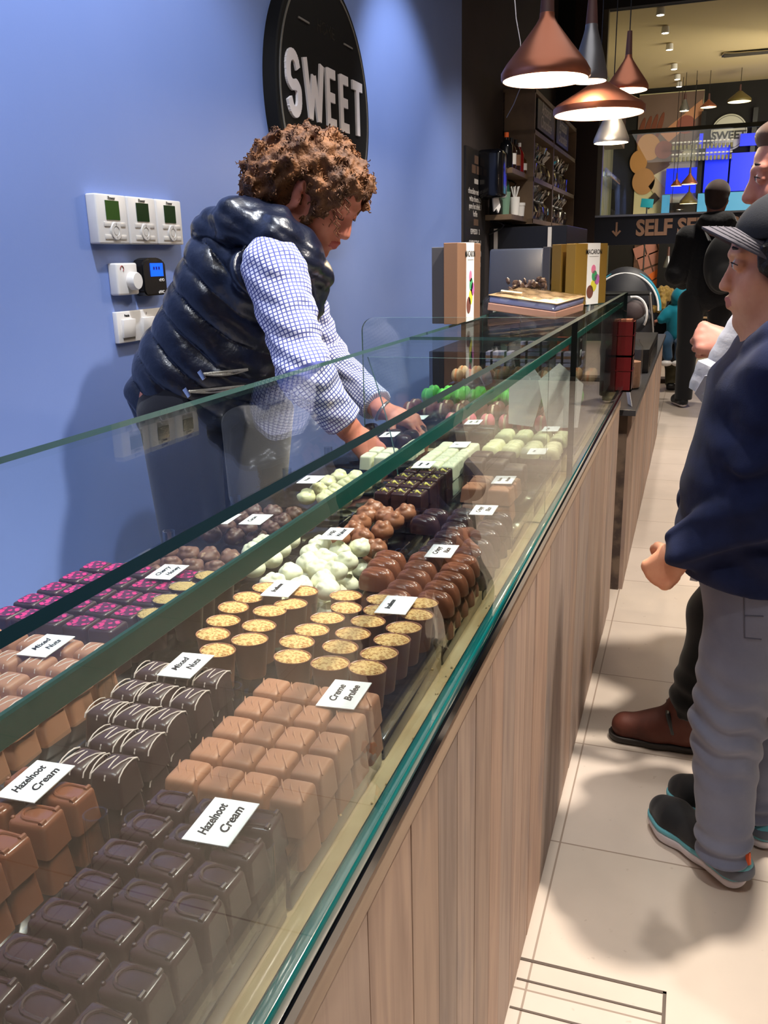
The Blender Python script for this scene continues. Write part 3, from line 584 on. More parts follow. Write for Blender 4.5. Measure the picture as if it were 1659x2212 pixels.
# ---------------------------------------------------------------- macarons
def macaron(name, m, fill):
    o = thing(name, '', 'macaron'); r = .021
    for s_ in (-1, 1): MB().lathe([(0, .0145), (.006, .0142), (.013, .0122), (.019, .0075), (.021, .003), (.0208, .002), (.0214, .0012), (.0205, 0), (0, 0)], n=28).build('shell', m, o).matrix_local = Matrix.Translation((0, .003 * s_, r)) @ Matrix.Rotation(math.radians(-90 * s_), 4, 'X')
    MB().lathe([(0, -.0032), (.0195, -.0032), (.02, 0), (.0195, .0032), (0, .0032)], n=24).build('filling', fill, o).matrix_local = Matrix.Translation((0, 0, r)) @ Matrix.Rotation(math.radians(90), 4, 'X')
    register(o); return o
zt = ZD + .022
for (x0, x1, y0, y1, lab) in ((-.7, -.24, 2.03, 2.42, 'large black acrylic tray holding the pink and brown macarons'), (-.7, -.24, 2.44, 2.9, 'large black acrylic tray at the far end holding green and beige macarons')): tray(x0, x1, y0, y1, lab)
def riser(x0, x1, y0, y1, h, lab):
    T = thing('display_riser', lab, 'riser', ((x0 + x1) / 2, (y0 + y1) / 2, zt + .0005)); MB().box((0, 0, h / 2), (x1 - x0, y1 - y0, h), bev=.002).build('block', M_TRAY, T)
riser(-.6, -.245, 2.04, 2.09, .022, 'low black block lifting the row of pink macarons'); riser(-.7, -.245, 2.105, 2.21, .034, 'black block lifting the two rows of brown macarons')
riser(-.7, -.245, 2.27, 2.39, .045, 'black block lifting the green macarons'); riser(-.7, -.245, 2.59, 2.73, .06, 'tall black block lifting the beige macarons at the far end')
F = mat('cream_filling', rgb(226, 200, 170), .5)
def mac_row(name, col, fillc, ys_, xs_, lab, grp, z=zt, rgh=.55):
    o = macaron(name, mat(name + '_shell', col, rgh), fillc); o['rz0'] = math.pi / 2
    place(o, [(x, y, z) for y in ys_ for x in xs_], 0, lab, grp, 'macaron', .001, 8)
xs = [-.68 + i * .0445 for i in range(10)]
mac_row('brown_macaron', rgb(120, 72, 64), F, (2.13, 2.18), [x for x in xs], 'brown chocolate macaron standing in a row behind the pink macarons', 'brown macarons', zt + .035)
mac_row('pink_macaron', rgb(226, 122, 134), F, (2.06,), [x for x in xs if x > -.56], 'pink macaron standing in the row just behind the white shells', 'pink macarons', zt + .023)
mac_row('green_macaron', rgb(96, 206, 84), mat('green_filling', rgb(120, 220, 100), .5), (2.3, 2.36), xs, 'bright green macaron standing in a row at the far end of the counter', 'green macarons', zt + .046)
mac_row('beige_macaron', rgb(190, 156, 118), mat('orange_filling', rgb(206, 130, 80), .5), (2.62, 2.7), xs, 'beige macaron with orange filling at the farthest end of the counter', 'beige macarons', zt + .061)
mac_row('cocoa_macaron', rgb(98, 66, 58), F, (2.5,), xs[:8], 'dark cocoa macaron between the green and beige macarons', 'cocoa macarons')
# ---------------------------------------------------------------- price cards
def card(x, y, z, txt, lab, w_=.036, d_=.046, tilt=(3, -3), rz=0, fs=.0104):
    T = thing('product_card', lab, 'label card', (x, y, z)); T.rotation_euler = (math.radians(tilt[0]), math.radians(tilt[1]), math.radians(rz))
    MB().box((0, 0, 0), (w_, d_, .0008)).build('card', M_PAPER, T, False)
    lines = txt.split('|')
    for i, ln in enumerate(lines):
        xo = (i - (len(lines) - 1) / 2) * .0135 + (0.0)
        if ln: text(ln, fs, M_INK, 'handwriting', T, .0002, .00024, .35, M4=basis((xo, 0 + (i * .002), .0005), (0, 1, 0), (-1, 0, 0)), sx=.95 * min(1, .0385 / (.0055 * len(ln)) if len(ln) > 7 else 1))
zc_ = ZTOP + .032
card(-.284, .447, zc_, 'Hazelnoot|Cream', 'white handwritten card reading Hazelnoot Cream on the nearest dark pralines')
card(-.27, .642, zc_, 'Creme|Brulee', 'white handwritten card reading Creme Brulee on pale milk squares')
card(-.442, .447, zc_ + .001, 'Hazelnoot|Cream', 'white handwritten card reading Hazelnoot Cream on the milk pralines at the left edge')
card(-.437, .65, zc_ + .001, 'Mixed|Nuts', 'white handwritten card reading Mixed Nuts on white-lined dark pralines')
card(-.289, .846, ZD + .085, 'Brasilienne|', 'white handwritten card reading Brasilienne on the front-row nut cups', fs=.009)
card(-.434, .857, ZD + .085, 'Brasilienne|', 'white handwritten card reading Brasilienne on the middle-row nut cups', fs=.009)
card(-.6, .648, zc_ + .001, 'Mixed|Nuts', 'white handwritten card reading Mixed Nuts on broad-striped milk pralines')
card(-.603, .875, zc_, 'Cherry|Honey', 'white handwritten card reading Cherry Honey on pink-printed pralines')
card(-.293, 1.05, zc_ - .002, 'Crispy|Rice', 'white handwritten card reading Crispy Rice on ribbed milk ovals')
card(-.446, 1.055, zc_ + .008, 'Wild|Walnut', 'white handwritten card on the knobbly white clusters')
card(-.283, 1.255, zc_ - .002, 'Crispy|Rice', 'white handwritten card on the ribbed dark ovals')
card(-.29, 1.44, zc_, 'Pistache|Marzipan', 'white handwritten card on the ridged milk squares', fs=.0075)
card(-.456, 1.51, zc_ + .002, 'Gianduja|Nuss', 'white handwritten card on the gold-flecked squares', fs=.0075)
card(-.437, 1.71, zc_, 'R|', 'white handwritten card on the tidy white squares')
card(-.275, 1.70, zc_ - .004, 'Pure|', 'white card lying before the white shells', fs=.0075)
card(-.285, 1.94, zc_ - .004, 'Coco|', 'white card lying on the white shells')
card(-.47, 1.965, zc_, 'Noir|Cacao', 'white card on the glossy dark blocks')
card(-.62, 1.36, zc_, 'Noix|', 'white card on the cream clusters in the back row')
card(-.66, 1.12, zc_ - .006, 'Walnut|', 'white card standing among the rough clusters behind the cherry pralines')
card(-.61, 1.13, zc_ - .006, 'Cacao|', 'second white card beside the cocoa clusters in the back row')
card(-.622, 1.80, zc_ - .004, 'Truffel|', 'white card before the small dark truffles')
card(-.62, 2.02, zc_ - .004, 'Macaron|', 'white card between dark truffles and macarons')
for (x, y, rz, lab) in ((-.30, 1.99, 20, 'white paper sheet leaning inside the glass near the pink macarons'), (-.40, 2.03, -25, 'folded translucent paper sheet inside the glass beside the brown macarons')):
    b = MB().prism([(0, 0), (.07, 0), (.085, .1), (.03, .15), (-.02, .11)], (0, 0, 0), (1, 0, 0), (0, .25, .97), (0, .0006, 0)); o = b.build('paper_sheet', mat('parchment', rgb(214, 210, 206), .6), None, False, (x, y, ZD + .07)); o.rotation_euler = (0, 0, math.radians(rz)); tag(o, lab, 'paper')
# loose crumbs
b = MB(); rnd = random.Random(4)
for i in range(60): b.ball((rnd.uniform(-.37, -.24), rnd.uniform(.3, 1.6), ZD + .0235), rnd.uniform(.0006, .0018), 1)
for i in range(25): b.ball((rnd.uniform(-.235, -.226), rnd.uniform(.35, 1.2), ZD + .001), rnd.uniform(.0006, .0015), 1)
tag(b.build('crumbs', M_NUTD), 'tiny nut and chocolate crumbs scattered on the trays', 'crumbs', kind='stuff')
# ================================================================ ON TOP OF THE CASE
def macaron_box(x0, y0, w_, d_, h, m, lab, rz=0, band=True, slits=(), band_u=(.35, .68)):
    T = thing('macaron_box', lab, 'box', (x0, y0, ZT + .0005), math.radians(rz))
    MB().box((w_ / 2, d_ / 2, h / 2), (w_, d_, h), bev=.001, seg=1).build('carton', m, T, False)
    if band:
        a, c = band_u; ym = d_ * (a + c) / 2; bw = d_ * (c - a)
        MB().box((w_ / 2 + .0004, ym, h / 2 + .0006), (w_ + .0014, bw, h + .0012)).build('paper_sleeve', M_PAPER, T, False)
        xf = w_ + .0013; u, v = (0, 1, 0), (0, 0, 1)
        text('MACARON', bw * .26, M_INK, 'sleeve_print', T, .0002, .0003, M4=basis((xf, ym, h * .86), u, v))
        MB().box((xf, ym, h * .79), (.0006, bw * .75, .0008)).build('sleeve_line', M_GREY, T, False)
        for (dy, zz, r, c_) in ((0, .58, .007, (240, 130, 170)), (.004, .47, .0085, (70, 170, 110)), (.012, .41, .0085, (200, 110, 190)), (.002, .31, .0095, (230, 220, 70)), (-.009, .21, .0105, (120, 70, 60))):
            MB().lathe([(0, .0006), (r * bw / .04, .0006), (r * bw / .04, 0)], n=20, sx=1).build('printed_macaron', mat('print_%d' % c_[0], rgb(*c_), .6) if ('print_%d' % c_[0]) not in bpy.data.materials else bpy.data.materials['print_%d' % c_[0]], T, False).matrix_local = Matrix.Translation((xf, ym + dy * bw / .04, h * zz)) @ Matrix.Rotation(math.pi / 2, 4, 'Y')
    return T
macaron_box(-.565, 2.05, .034, .235, .187, M_KRAFT, 'tall brown macaron box with white paper sleeve, left end of the glass shelf')
macaron_box(-.6, 2.07, .03, .22, .178, mat('grey_board', rgb(72, 70, 74), .6), 'dark grey box standing behind the brown macaron box', band=False)
a = atz(1272, 650, ZT)
def gold(dx, w_, d_, h, m, lab, **k):
    c = at(1240, 650, 2.82); a_ = math.radians(-23); macaron_box(c.x - dx * math.cos(a_), c.y - dx * math.sin(a_), w_, d_, h, m, lab, rz=-23, **k)
gold(.034, .034, .2, .187, M_GOLD, 'gold macaron box with white paper sleeve, right end of the glass shelf', band_u=(.36, .75))
gold(.085, .034, .19, .186, mat('dark_gold_board', rgb(134, 104, 42), .45, .3), 'gold box without visible label standing just left of the gold macaron box', band=False)
gold(.118, .026, .18, .18, bpy.data.materials['grey_board'], 'narrow dark grey box at the left of the gold boxes', band=False)
# flat cellophane gift tray, tilted
T = thing('gift_tray', 'flat cardboard gift tray wrapped in shiny cellophane, lying tilted between the macaron boxes', 'gift box', (-.43, 2.56, ZT - .004), math.radians(-8)); T.scale = (.85, .85, .75)
T.rotation_euler = (math.radians(2), math.radians(7), math.radians(-10))
MB().box((.0, 0, .022), (.235, .3, .028), bev=.003).build('carton', mat('rosy_board', rgb(170, 126, 108), .6), T, False)
MB().box((.0, 0, .05), (.232, .295, .026), bev=.006).build('silver_box', mat('lilac_box', rgb(150, 152, 196), .3), T)
MB().box((.0, 0, .0645), (.238, .303, .004), bev=.002).build('golden_lid', mat('gold_lid', rgb(196, 160, 118), .3, .2), T)
b = MB(); bm = b.bm; bmesh.ops.create_grid(bm, x_segments=26, y_segments=30, size=.5); rnd = random.Random(6)
for v in bm.verts: x, y = v.co.x, v.co.y; v.co = (x * .25, y * .32, .071 + .004 * math.sin(x * 17 + y * 9) * math.cos(y * 13 - x * 5) + rnd.uniform(-.0008, .0008) - .05 * max(0, abs(x) - .44) * 8 - .05 * max(0, abs(y) - .45) * 8)
b.build('cellophane', MACR, T)
MB().box((-.07, -.07, .076), (.07, .03, .0006), r=Euler((.02, .03, .3)).to_matrix()).build('sticker', mat('pale_sticker', rgb(205, 205, 170), .5), T, False)
# bowl of crinkled chocolates behind it
T = thing('chocolate_bowl', 'low glass bowl heaped with crinkled dark sweets, behind the gift tray', 'bowl', (-.5, 2.86, ZT + .001))
MB().lathe([(.045, 0), (.075, .03), (.085, .05), (.082, .05), (.07, .031), (.04, .004)], n=30).build('bowl', MACR, T)
b = MB(); rnd = random.Random(12)
for i in range(46): b.ball((rnd.uniform(-.07, .07), rnd.uniform(-.07, .07), .05 + rnd.uniform(0, .03)), .013, 1, sc=(1, rnd.uniform(.4, 1), rnd.uniform(.4, .8)), rot=Euler((rnd.random() * 3, rnd.random() * 3, 0)).to_matrix())
tag(b.build('sweets', mat('crinkled_sweets', rgb(92, 68, 52), .4), T, False), kind='stuff')
# price tag on the glass
T = thing('price_tag', 'small black price tag with white writing clipped inside the far front glass', 'price tag', (XC - .016, 1.98, 1.02))
MB().box((0, 0, .03), (.002, .05, .075), bev=.002).build('tag', M_BLKG, T); text('1,50', .018, M_PAPER, 'handwriting', T, .0003, .0004, .2, M4=basis((.0012, 0, .02), (0, 1, 0), (0, 0, 1))); text('Macaron', .009, M_PAPER, 'handwriting', T, .0003, .0002, .2, M4=basis((.0012, 0, .05), (0, 1, 0), (0, 0, 1)))
# dark red acrylic boxes at the far end
M_RED = mat('dark_red_acrylic', rgb(88, 18, 22), .25, 0, .6)
for i, (z0, lab) in enumerate(((.797, 'dark red acrylic bin standing at the far end of the counter, lower of the two'), (.915, 'dark red acrylic bin stacked on top of the lower red bin'))):
    T = thing('red_bin', lab, 'bin', (-.218, 3.10, z0)); h = .117
    b = MB(); b.box((0, 0, .003), (.07, .09, .006)); b.box((-.033, 0, h / 2), (.004, .09, h)); b.box((.033, 0, h / 2), (.004, .09, h)); b.box((0, -.043, h / 2), (.07, .004, h)); b.box((0, .043, h / 2), (.07, .004, h)); b.build('bin_body', M_RED, T, False)
    MB().box((0, 0, h * .62), (.074, .094, .003)).build('ridge', M_RED, T, False)
    if i: MB().box((0, 0, h * .8), (.05, .07, h * .5)).build('contents', mat('wrapped_sweets', rgb(150, 90, 66), .4), T)
# stacked slatted wood crates reflected and seen behind the glass at the far end
# ---------------------------------------------------------------- second, lower counter beyond
T = T_ = thing('till_counter', 'lower wood-fronted till counter with black top beyond the glass case', 'counter', (-.45, 4.9, 0))
ys2 = [3.26]
while ys2[-1] < 6.4: ys2.append(ys2[-1] + rr.uniform(.09, .15))
planks(-.185, ys2, 0, .69, 'plank_front', T)
lo(MB().box((-.45, (3.25 + ys2[-1]) / 2, .345), (.5, ys2[-1] - 3.25, .69)).build('carcass', mat('rough_wood_end', rgb(100, 82, 68), .8, noise=(12, rgb(58, 44, 38), .45, .6)), T, False))
lo(MB().box((-.44, (3.2 + ys2[-1]) / 2, .7), (.54, ys2[-1] - 3.2, .022), bev=.002).build('worktop', mat('black_worktop', rgb(52, 52, 56), .35), T, False))
T = thing('cash_drawer', 'black rectangular till box standing on the lower counter', 'till', (-.28, 4.72, .712)); MB().box((0, 0, .055), (.2, .95, .11), bev=.004).build('case', M_BLK, T); MB().box((.101, 0, .05), (.002, .8, .06)).build('drawer', M_BLKG, T, False)
T = thing('small_notice', 'small black and white notice leaning at the front edge of the lower counter', 'notice', (-.205, 3.3, .7115)); MB().box((0, 0, .04), (.002, .06, .08), bev=.001, r=Euler((0, -.2, .3)).to_matrix()).build('plate', M_PAPER, T, False); MB().box((.0015, 0, .045), (.001, .045, .05), r=Euler((0, -.2, .3)).to_matrix()).build('print', M_INK, T, False)
T = thing('glass_jar', 'tall clear jar of brown sweets beside the pram', 'jar', (-.24, 3.75, .712)); MB().lathe([(.0, 0), (.05, 0), (.055, .02), (.055, .17), (.04, .19), (.04, .2)], n=24).build('jar', MACR, T); MB().lathe([(0, .005), (.05, .005), (.05, .11), (0, .12)], n=20).build('sweets', mat('brown_sweets', rgb(176, 134, 110), .5, bump=(70, 1., .004)), T)
# pale cardboard boxes stacked in the far reflections: small gift boxes on the staff side shelf
M_SOAP = mat('lilac_bar', rgb(150, 145, 170), .5)
T_g = 'pale gift packs stacked at the far end'
k_ = 0
for (cx, cy) in ((-.62, 2.98), (-.50, 2.98), (-.38, 2.98)):
    for lv in range(4 if cx != -.5 else 5):
        o = thing('gift_pack', 'pale wrapped gift pack tied with kraft bands, stacked at the far end inside the glass', 'gift pack', (cx, cy, ZD + lv * .036), group=T_g)
        MB().box((0, 0, .0175), (.09, .06, .034), bev=.002).build('wrap', M_SOAP, o, False); b = MB()
        for xx in (-.024, .024): b.box((xx, 0, .0175), (.008, .0615, .0352))
        b.build('band', M_BLK, o, False); MB().box((0, 0, .0175), (.0905, .0605, .01)).build('sleeve', M_KRAFT, o, False)
# ================================================================ PENDANT LAMPS
M_COP = mat('copper_lacquer', rgb(168, 106, 84), .36, .75); M_SILV = mat('brushed_silver', rgb(140, 142, 150), .35, .85)
M_NECK = mat('dark_walnut_neck', rgb(82, 52, 50), .5); M_LIN = mat('white_enamel', rgb(252, 246, 232), .5)
M_BULB = mat('lit_bulb', rgb(255, 236, 200), .5, emit=(rgb(255, 226, 180), 22))
def pendant(x, y, z, R, H, neck, prof, m, lab, power, cord_top=3.56, small=False, bend=None):
    T = thing('pendant_lamp', lab, 'lamp', (x, y, z), group='pendant lamps')
    outer = [(R * a, H * c) for a, c in prof]
    MB().lathe(outer, n=48).build('lamp_shade', m, T)
    MB().lathe([(max(r - .003, .002), max(c, .001) if i else .0008) for i, (r, c) in enumerate(outer[1:] if outer[1][1] < .002 else outer)], n=48).build('shade_lining', M_LIN, T)
    rt = outer[-1][0]
    MB().lathe([(rt, H), (rt * .98, H + .002), (rt * .7, H + neck), (0, H + neck)], n=24).build('neck', M_NECK, T)
    pts = [(0, 0, H + neck), (0, 0, cord_top - z)] if not bend else bend
    MB().tube(pts, .0022 if not small else .003, 6).build('cord', M_BLK, T)
    MB().ball((0, 0, H * .42), min(.026, R * .42), 3).build('bulb', M_BULB, T)
    if power: point('pendant_glow', (x, y, z + H * .12), power, (1, .8, .55), .02)
    return T
P_CONE = [(.97, 0), (1, .04), (1, .12), (.9, .24), (.55, .55), (.24, .84), (.17, .93), (.16, 1)]
P_TALL = [(.97, 0), (1, .05), (.98, .14), (.72, .5), (.45, .8), (.36, .92), (.34, 1)]
P_FLAT = [(.98, 0), (1, .06), (1, .2), (.94, .3), (.45, .72), (.2, .95), (.1, 1)]
pendant(-.507, 3.083, 1.795, .143, .195, .15, P_CONE, M_COP, 'large copper cone pendant lamp, nearest and leftmost of the hanging cluster', 9)
pendant(-.415, 3.49, 1.85, .064, .185, .085, P_TALL, M_SILV, 'tall silver pendant lamp partly behind the large copper cone', 2.5)
pendant(-.397, 3.677, 1.765, .172, .115, .07, P_FLAT, M_COP, 'wide flat copper pendant lamp, lowest broad shade of the cluster', 9)
pendant(-.315, 3.90, 1.875, .083, .13, .085, P_CONE, M_COP, 'small copper pendant lamp, rightmost of the hanging cluster', 2.5)
pendant(-.375, 3.99, 1.695, .073, .125, .07, P_TALL, M_SILV, 'silver pendant lamp hanging lowest, under the wide flat copper shade', 2.5)
b = MB(); pts = [at(1112, 0, 4.4), at(1115, 40, 4.4), at(1124, 90, 4.4), at(1126, 140, 4.4), at(1124, 190, 4.45), at(1110, 225, 4.6), at(1090, 262, 5.2)]
q = []
for a, c in zip(pts, pts[1:]): q += [a.lerp(c, k / 4) for k in range(4)]
tag(b.tube(q, .0022, 6).build('hanging_wire', mat('grey_wire', rgb(120, 112, 110), .5)), 'thin grey wire hanging loosely in front of the dark wall', 'wire')
# ================================================================ DARK WALL, MENU, SHELVES
t = T_ = thing('menu_board', 'narrow black menu board with white lines of text on the dark wall', 'menu board', (XW, 5.82, .95))
lo(MB().box((XW + .008, 5.82, 1.43), (.014, .54, .96)).build('board', mat('menu_black', rgb(30, 28, 30), .5), t, False))
def bd(y, z, w_, h, m=M_PAPER): lo(MB().box((XW + .0158, y, z), (.002, w_, h)).build('printed_block', m, t, False))
MP = mat('menu_print', rgb(190, 185, 182), .6); MBR = mat('menu_brown', rgb(96, 74, 62), .6)
for (y, z) in ((5.82, 1.85), (5.75, 1.79), (5.88, 1.79)): bd(y, z, .1, .05, MBR)
bd(5.82, 1.72, .1, .03, MP); bd(5.82, 1.47, .12, .04, MBR)
for i, s_ in enumerate(('chocolate melk 2,5', 'witte choco 2,5', 'pure hot drink 3', 'koffie')): lo(text(s_, .05, MP, 'print', t, .0006, .0008, M4=basis((XW + .0155, 5.8, 1.655 - i * .045), UX, VX)))
for i, s_ in enumerate(('ESPRESSO   2', 'CAPPUCCINO  3', 'CHOCO LATTE 3', 'MOCHA MILK  3', 'THEE  2,5')): lo(text(s_, .045, MP, 'print', t, .0006, .0008, M4=basis((XW + .0155, 5.8, 1.41 - i * .07), UX, VX)))
M_SHELF = mat('grey_oak', rgb(132, 110, 88), .5, noise=(5, rgb(104, 86, 70), .35, .7, (1, 8, 1)))
def shelf(z, lab, x1=-1.21, y0=6.12, y1=6.72):
    T = thing('wall_shelf', lab, 'shelf', (XW, (y0 + y1) / 2, z)); MB().box(((x1 - XW) / 2, 0, 0), (x1 - XW, y1 - y0, .035), bev=.002).build('board', M_SHELF, T, False)
    for yy in (-.2, .2):
        MB().tube([(.02, yy, -.018), (.09, yy, -.03), (.12, yy, -.05), (.1, yy, -.07), (.05, yy, -.09), (.01, yy, -.11)], .006, 6).build('scroll_bracket', M_BLK, T)
shelf(1.805, 'upper small wooden wall shelf carrying dark bottles'); shelf(1.51, 'lower small wooden wall shelf carrying cups and straws')
def bottle(x, y, z, r, h, m, lab, cap=None, labm=None):
    T = thing('bottle', lab, 'bottle', (x, y, z))
    MB().lathe([(0, 0), (r, 0), (r, h * .6), (r * .8, h * .7), (r * .32, h * .8), (r * .3, h * .95), (0, h * .95)], n=20).build('glass_body', m, T)
    MB().lathe([(r * .36, h * .86), (r * .36, h), (0, h)], n=16).build('cap', cap or M_BLK, T)
    if labm: MB().lathe([(r * 1.01, h * .15), (r * 1.02, h * .15), (r * 1.02, h * .5), (r * 1.01, h * .5)], n=20).build('bottle_label', labm, T)
zs = 1.823
bottle(-1.26, 6.15, zs - .1 + .1, .045, .22, M_BLKG, 'black bottle with orange cap on the upper shelf, nearest one', mat('orange_cap', rgb(210, 90, 30), .5))
bottle(-1.25, 6.27, zs, .035, .2, mat('brown_glass', rgb(40, 24, 20), .15), 'dark bottle with white label behind the orange-capped one', M_BLK, M_PAPER)
bottle(-1.24, 6.38, zs, .035, .2, bpy.data.materials['brown_glass'], 'dark bottle with kraft label on the upper shelf', M_BLK, M_KRAFT)
bottle(-1.235, 6.49, zs, .032, .19, mat('red_glass', rgb(130, 20, 22), .2), 'red bottle with white cap on the upper shelf', M_PAPER)
bottle(-1.235, 6.61, zs, .033, .13, mat('amber_glass', rgb(70, 46, 20), .15), 'short amber bottle with white label at the shelf end', M_GOLD, M_PAPER)
T = thing('towel_dispenser', 'glossy black wall dispenser left of the small shelves, white tissue hanging out', 'dispenser', (XW, 5.98, 1.62))
MB().box((.085, 0, .15), (.17, .2, .3), bev=.03, seg=4).build('housing', M_BLKG, T); b = MB().prism([(0, 0), (.05, .0), (.07, -.05), (.05, -.09), (.03, -.06), (.01, -.08)], (.09, -.02, 0), (.6, .6, 0), (0, 0, 1), (.01, -.01, 0)); b.build('tissue', M_PAPER, T, False)
zs = 1.528
T = thing('straw_cup', 'white cup of straws on the lower small shelf', 'cup', (-1.235, 6.35, zs)); MB().lathe([(0, 0), (.03, 0), (.036, .12), (.033, .12), (.028, .004)], n=20).build('cup_body', M_PAPER, T); b = MB()
for i in range(6): b.tube([(0, 0, .02), (.01 * math.cos(i), .01 * math.sin(i), .12), (.03 * math.cos(i), .03 * math.sin(i), .19)], .004, 5)
b.build('straws', M_PAPER, T)
T = thing('lidded_cup', 'short white lidded cup beside the straw cup', 'cup', (-1.235, 6.52, zs)); MB().lathe([(0, 0), (.035, 0), (.04, .07), (.043, .07), (.043, .09), (0, .092)], n=20).build('cup_body', M_PAPER, T)
T = thing('sauce_bottle', 'pale green cup stack on the lower small shelf', 'cup', (-1.29, 6.25, zs)); MB().lathe([(0, 0), (.036, 0), (.045, .15), (0, .15)], n=20).build('cup_body', mat('mint_green', rgb(120, 160, 140), .5), T); MB().lathe([(0, .15), (.04, .15), (.03, .22), (0, .24)], n=12).build('plant_top', mat('deep_green', rgb(20, 80, 66), .6), T)
T = thing('black_box', 'black napkin box on the lower small shelf below the dispenser', 'box', (-1.33, 6.2, zs)); MB().box((0, 0, .05), (.08, .12, .1), bev=.008).build('box_body', M_BLK, T)
# tall pigeonhole shelf
x1 = -1.17; ya, yb = 6.70, 9.0; zr = [1.50, 1.79, 2.11, 2.38]
t = T_ = thing('pigeonhole_shelf', 'tall wooden pigeonhole shelf on the dark wall holding cellophane bags', 'shelf unit', (XW, (ya + yb) / 2, 1.5))
for yy in (ya + .015, yb - .015, 7.63): lo(MB().box(((XW + x1) / 2, yy, 1.94), (x1 - XW, .03, .92)).build('upright', M_SHELF, t, False))
for z in zr: lo(MB().box(((XW + x1) / 2, (ya + yb) / 2, z), (x1 - XW, yb - ya, .032)).build('shelf_board', M_SHELF, t, False))
lo(MB().box((XW + .006, (ya + yb) / 2, 1.94), (.01, yb - ya, .88)).build('back_panel', mat('dark_back_panel', rgb(44, 36, 32), .7), t, False))
for (y0, y1, lab) in ((6.78, 7.55, 'black script sign reading Artisanal Chocolate, nearer one in the top row of the shelf'), (7.7, 8.4, 'black script sign reading Artisanal Chocolate, farther one in the top row of the shelf')):
    T = thing('shelf_sign', lab, 'sign', (x1 + .004, (y0 + y1) / 2, 2.13)); MB().box((0, 0, .11), (.008, y1 - y0, .2)).build('plate', M_BLK, T, False); text('Artisanal\nChocolate', .12, MP, 'script', T, .0006, .001, .3, M4=basis((.0045, 0, .12), UX, VX), line=.8)
M_CELLO = glass_mat('cellophane', (.78, .82, .9, 1), .35); M_BAGF = mat('bag_sweets', rgb(120, 84, 66), .4, noise=(30, rgb(90, 96, 170), .5, .62), bump=(40, 1., .006))
def bag(x, y, z, s, lab, grp, dark=False):
    T = thing('sweet_bag', lab, 'bag of sweets', (x, y, z), group=grp)
    b = MB(); rnd = random.Random(int(y * 100 + z * 10))
    for i in range(9): b.ball((rnd.uniform(-.03, .03) * s, rnd.uniform(-.05, .05) * s, .02 + rnd.uniform(0, .06) * s), .022 * s, 1)
    tag(b.build('sweets', M_BAGF, T), kind='stuff'); b = MB(); n = 16; rings = []
    for (r, zz) in ((.05, 0), (.062, .05), (.055, .1), (.018, .135), (.02, .145), (.06, .19), (.07, .22)):
        rings.append([b.bm.verts.new((r * s * math.cos(q) * rnd.uniform(.8, 1.15), r * 1.2 * s * math.sin(q) * rnd.uniform(.8, 1.15), zz * s + (rnd.uniform(-.02, .02) if zz > .2 else 0))) for q in [6.283 * k / n for k in range(n)]])
    for a, c in zip(rings, rings[1:]):
        for k in range(n): b.bm.faces.new((a[k], a[(k + 1) % n], c[(k + 1) % n], c[k]))
    b.build('cellophane_wrap', M_CELLO, T, False); MB().tube([(.02 * s * math.cos(q), .024 * s * math.sin(q), .14 * s) for q in [k * .7 for k in range(10)]], .004, 6).build('ribbon', M_PAPER, T)
for z, nm in ((1.806, 'middle'), (1.516, 'bottom')):
    for (ys_, side) in (((6.86, 7.05, 7.24, 7.43), 'nearer'), ((7.8, 8.02, 8.25, 8.5), 'farther')):
        for y in ys_: bag(-1.235, y, z, 1.05, 'clear bag of sweets tied with ribbon, %s column of the %s shelf row' % (side, nm), '%s %s bags' % (nm, side))
# low black cabinet with white posts, grey till screen, coffee machine
t = T_ = thing('black_back_cabinet', 'black back cabinet with two white uprights below the pigeonhole shelf', 'cabinet', (-1.12, 6.9, 0))
lo(MB().box((-1.13, 6.9, .73), (.54, 1.2, 1.44), bev=.004).build('body', mat('cabinet_black', rgb(20, 22, 30), .35), t, False))
for px in (1070, 1186): p = at(px, 540, 6.28); lo(MB().box((p.x, 6.29, 1.15), (.024, .02, .58)).build('white_upright', M_WHT, t, False))
t = T_ = thing('till_screen', 'big grey till screen back with rounded top on the staff side', 'screen', (-.89, 4.62, .712))
lo(MB().box((-.885, 4.62, 1.17), (.28, .03, .24), bev=.012, r=Euler((math.radians(-6), 0, 0)).to_matrix()).build('screen_back', mat('slate_grey', rgb(84, 88, 100), .35, .2), t)); lo(MB().box((-.75, 4.66, 1.28), (.06, .03, .016)).build('light_edge', M_PAPER, t, False))
lo(MB().box((-.885, 4.64, .95), (.05, .04, .3)).build('stand', M_BLK, t)); lo(MB().box((-.885, 4.64, .81), (.2, .16, .02)).build('foot', M_BLK, t))
T = thing('back_counter', 'low black service counter behind the till counter', 'counter', (-1.0, 5.1, 0)); MB().box((0, 0, .4), (.5, 1.7, .8), bev=.004).build('body', M_BLK, T, False)
T = thing('glass_canister', 'clear glass canisters with steel lids beside the till screen', 'canister', (-.71, 5.2, .712))
t = T
for dx in (0,): MB().lathe([(0, 0), (.06, 0), (.06, .42), (.05, .44)], n=20).build('canister_body', MACR, T); MB().lathe([(0, .45), (.062, .45), (.062, .42)], n=20).build('lid', M_STEEL, T)
MB().box((0, 0, .04), (.06, .06, .08)).build('contents', mat('orange_sweets', rgb(220, 90, 50), .5), T)
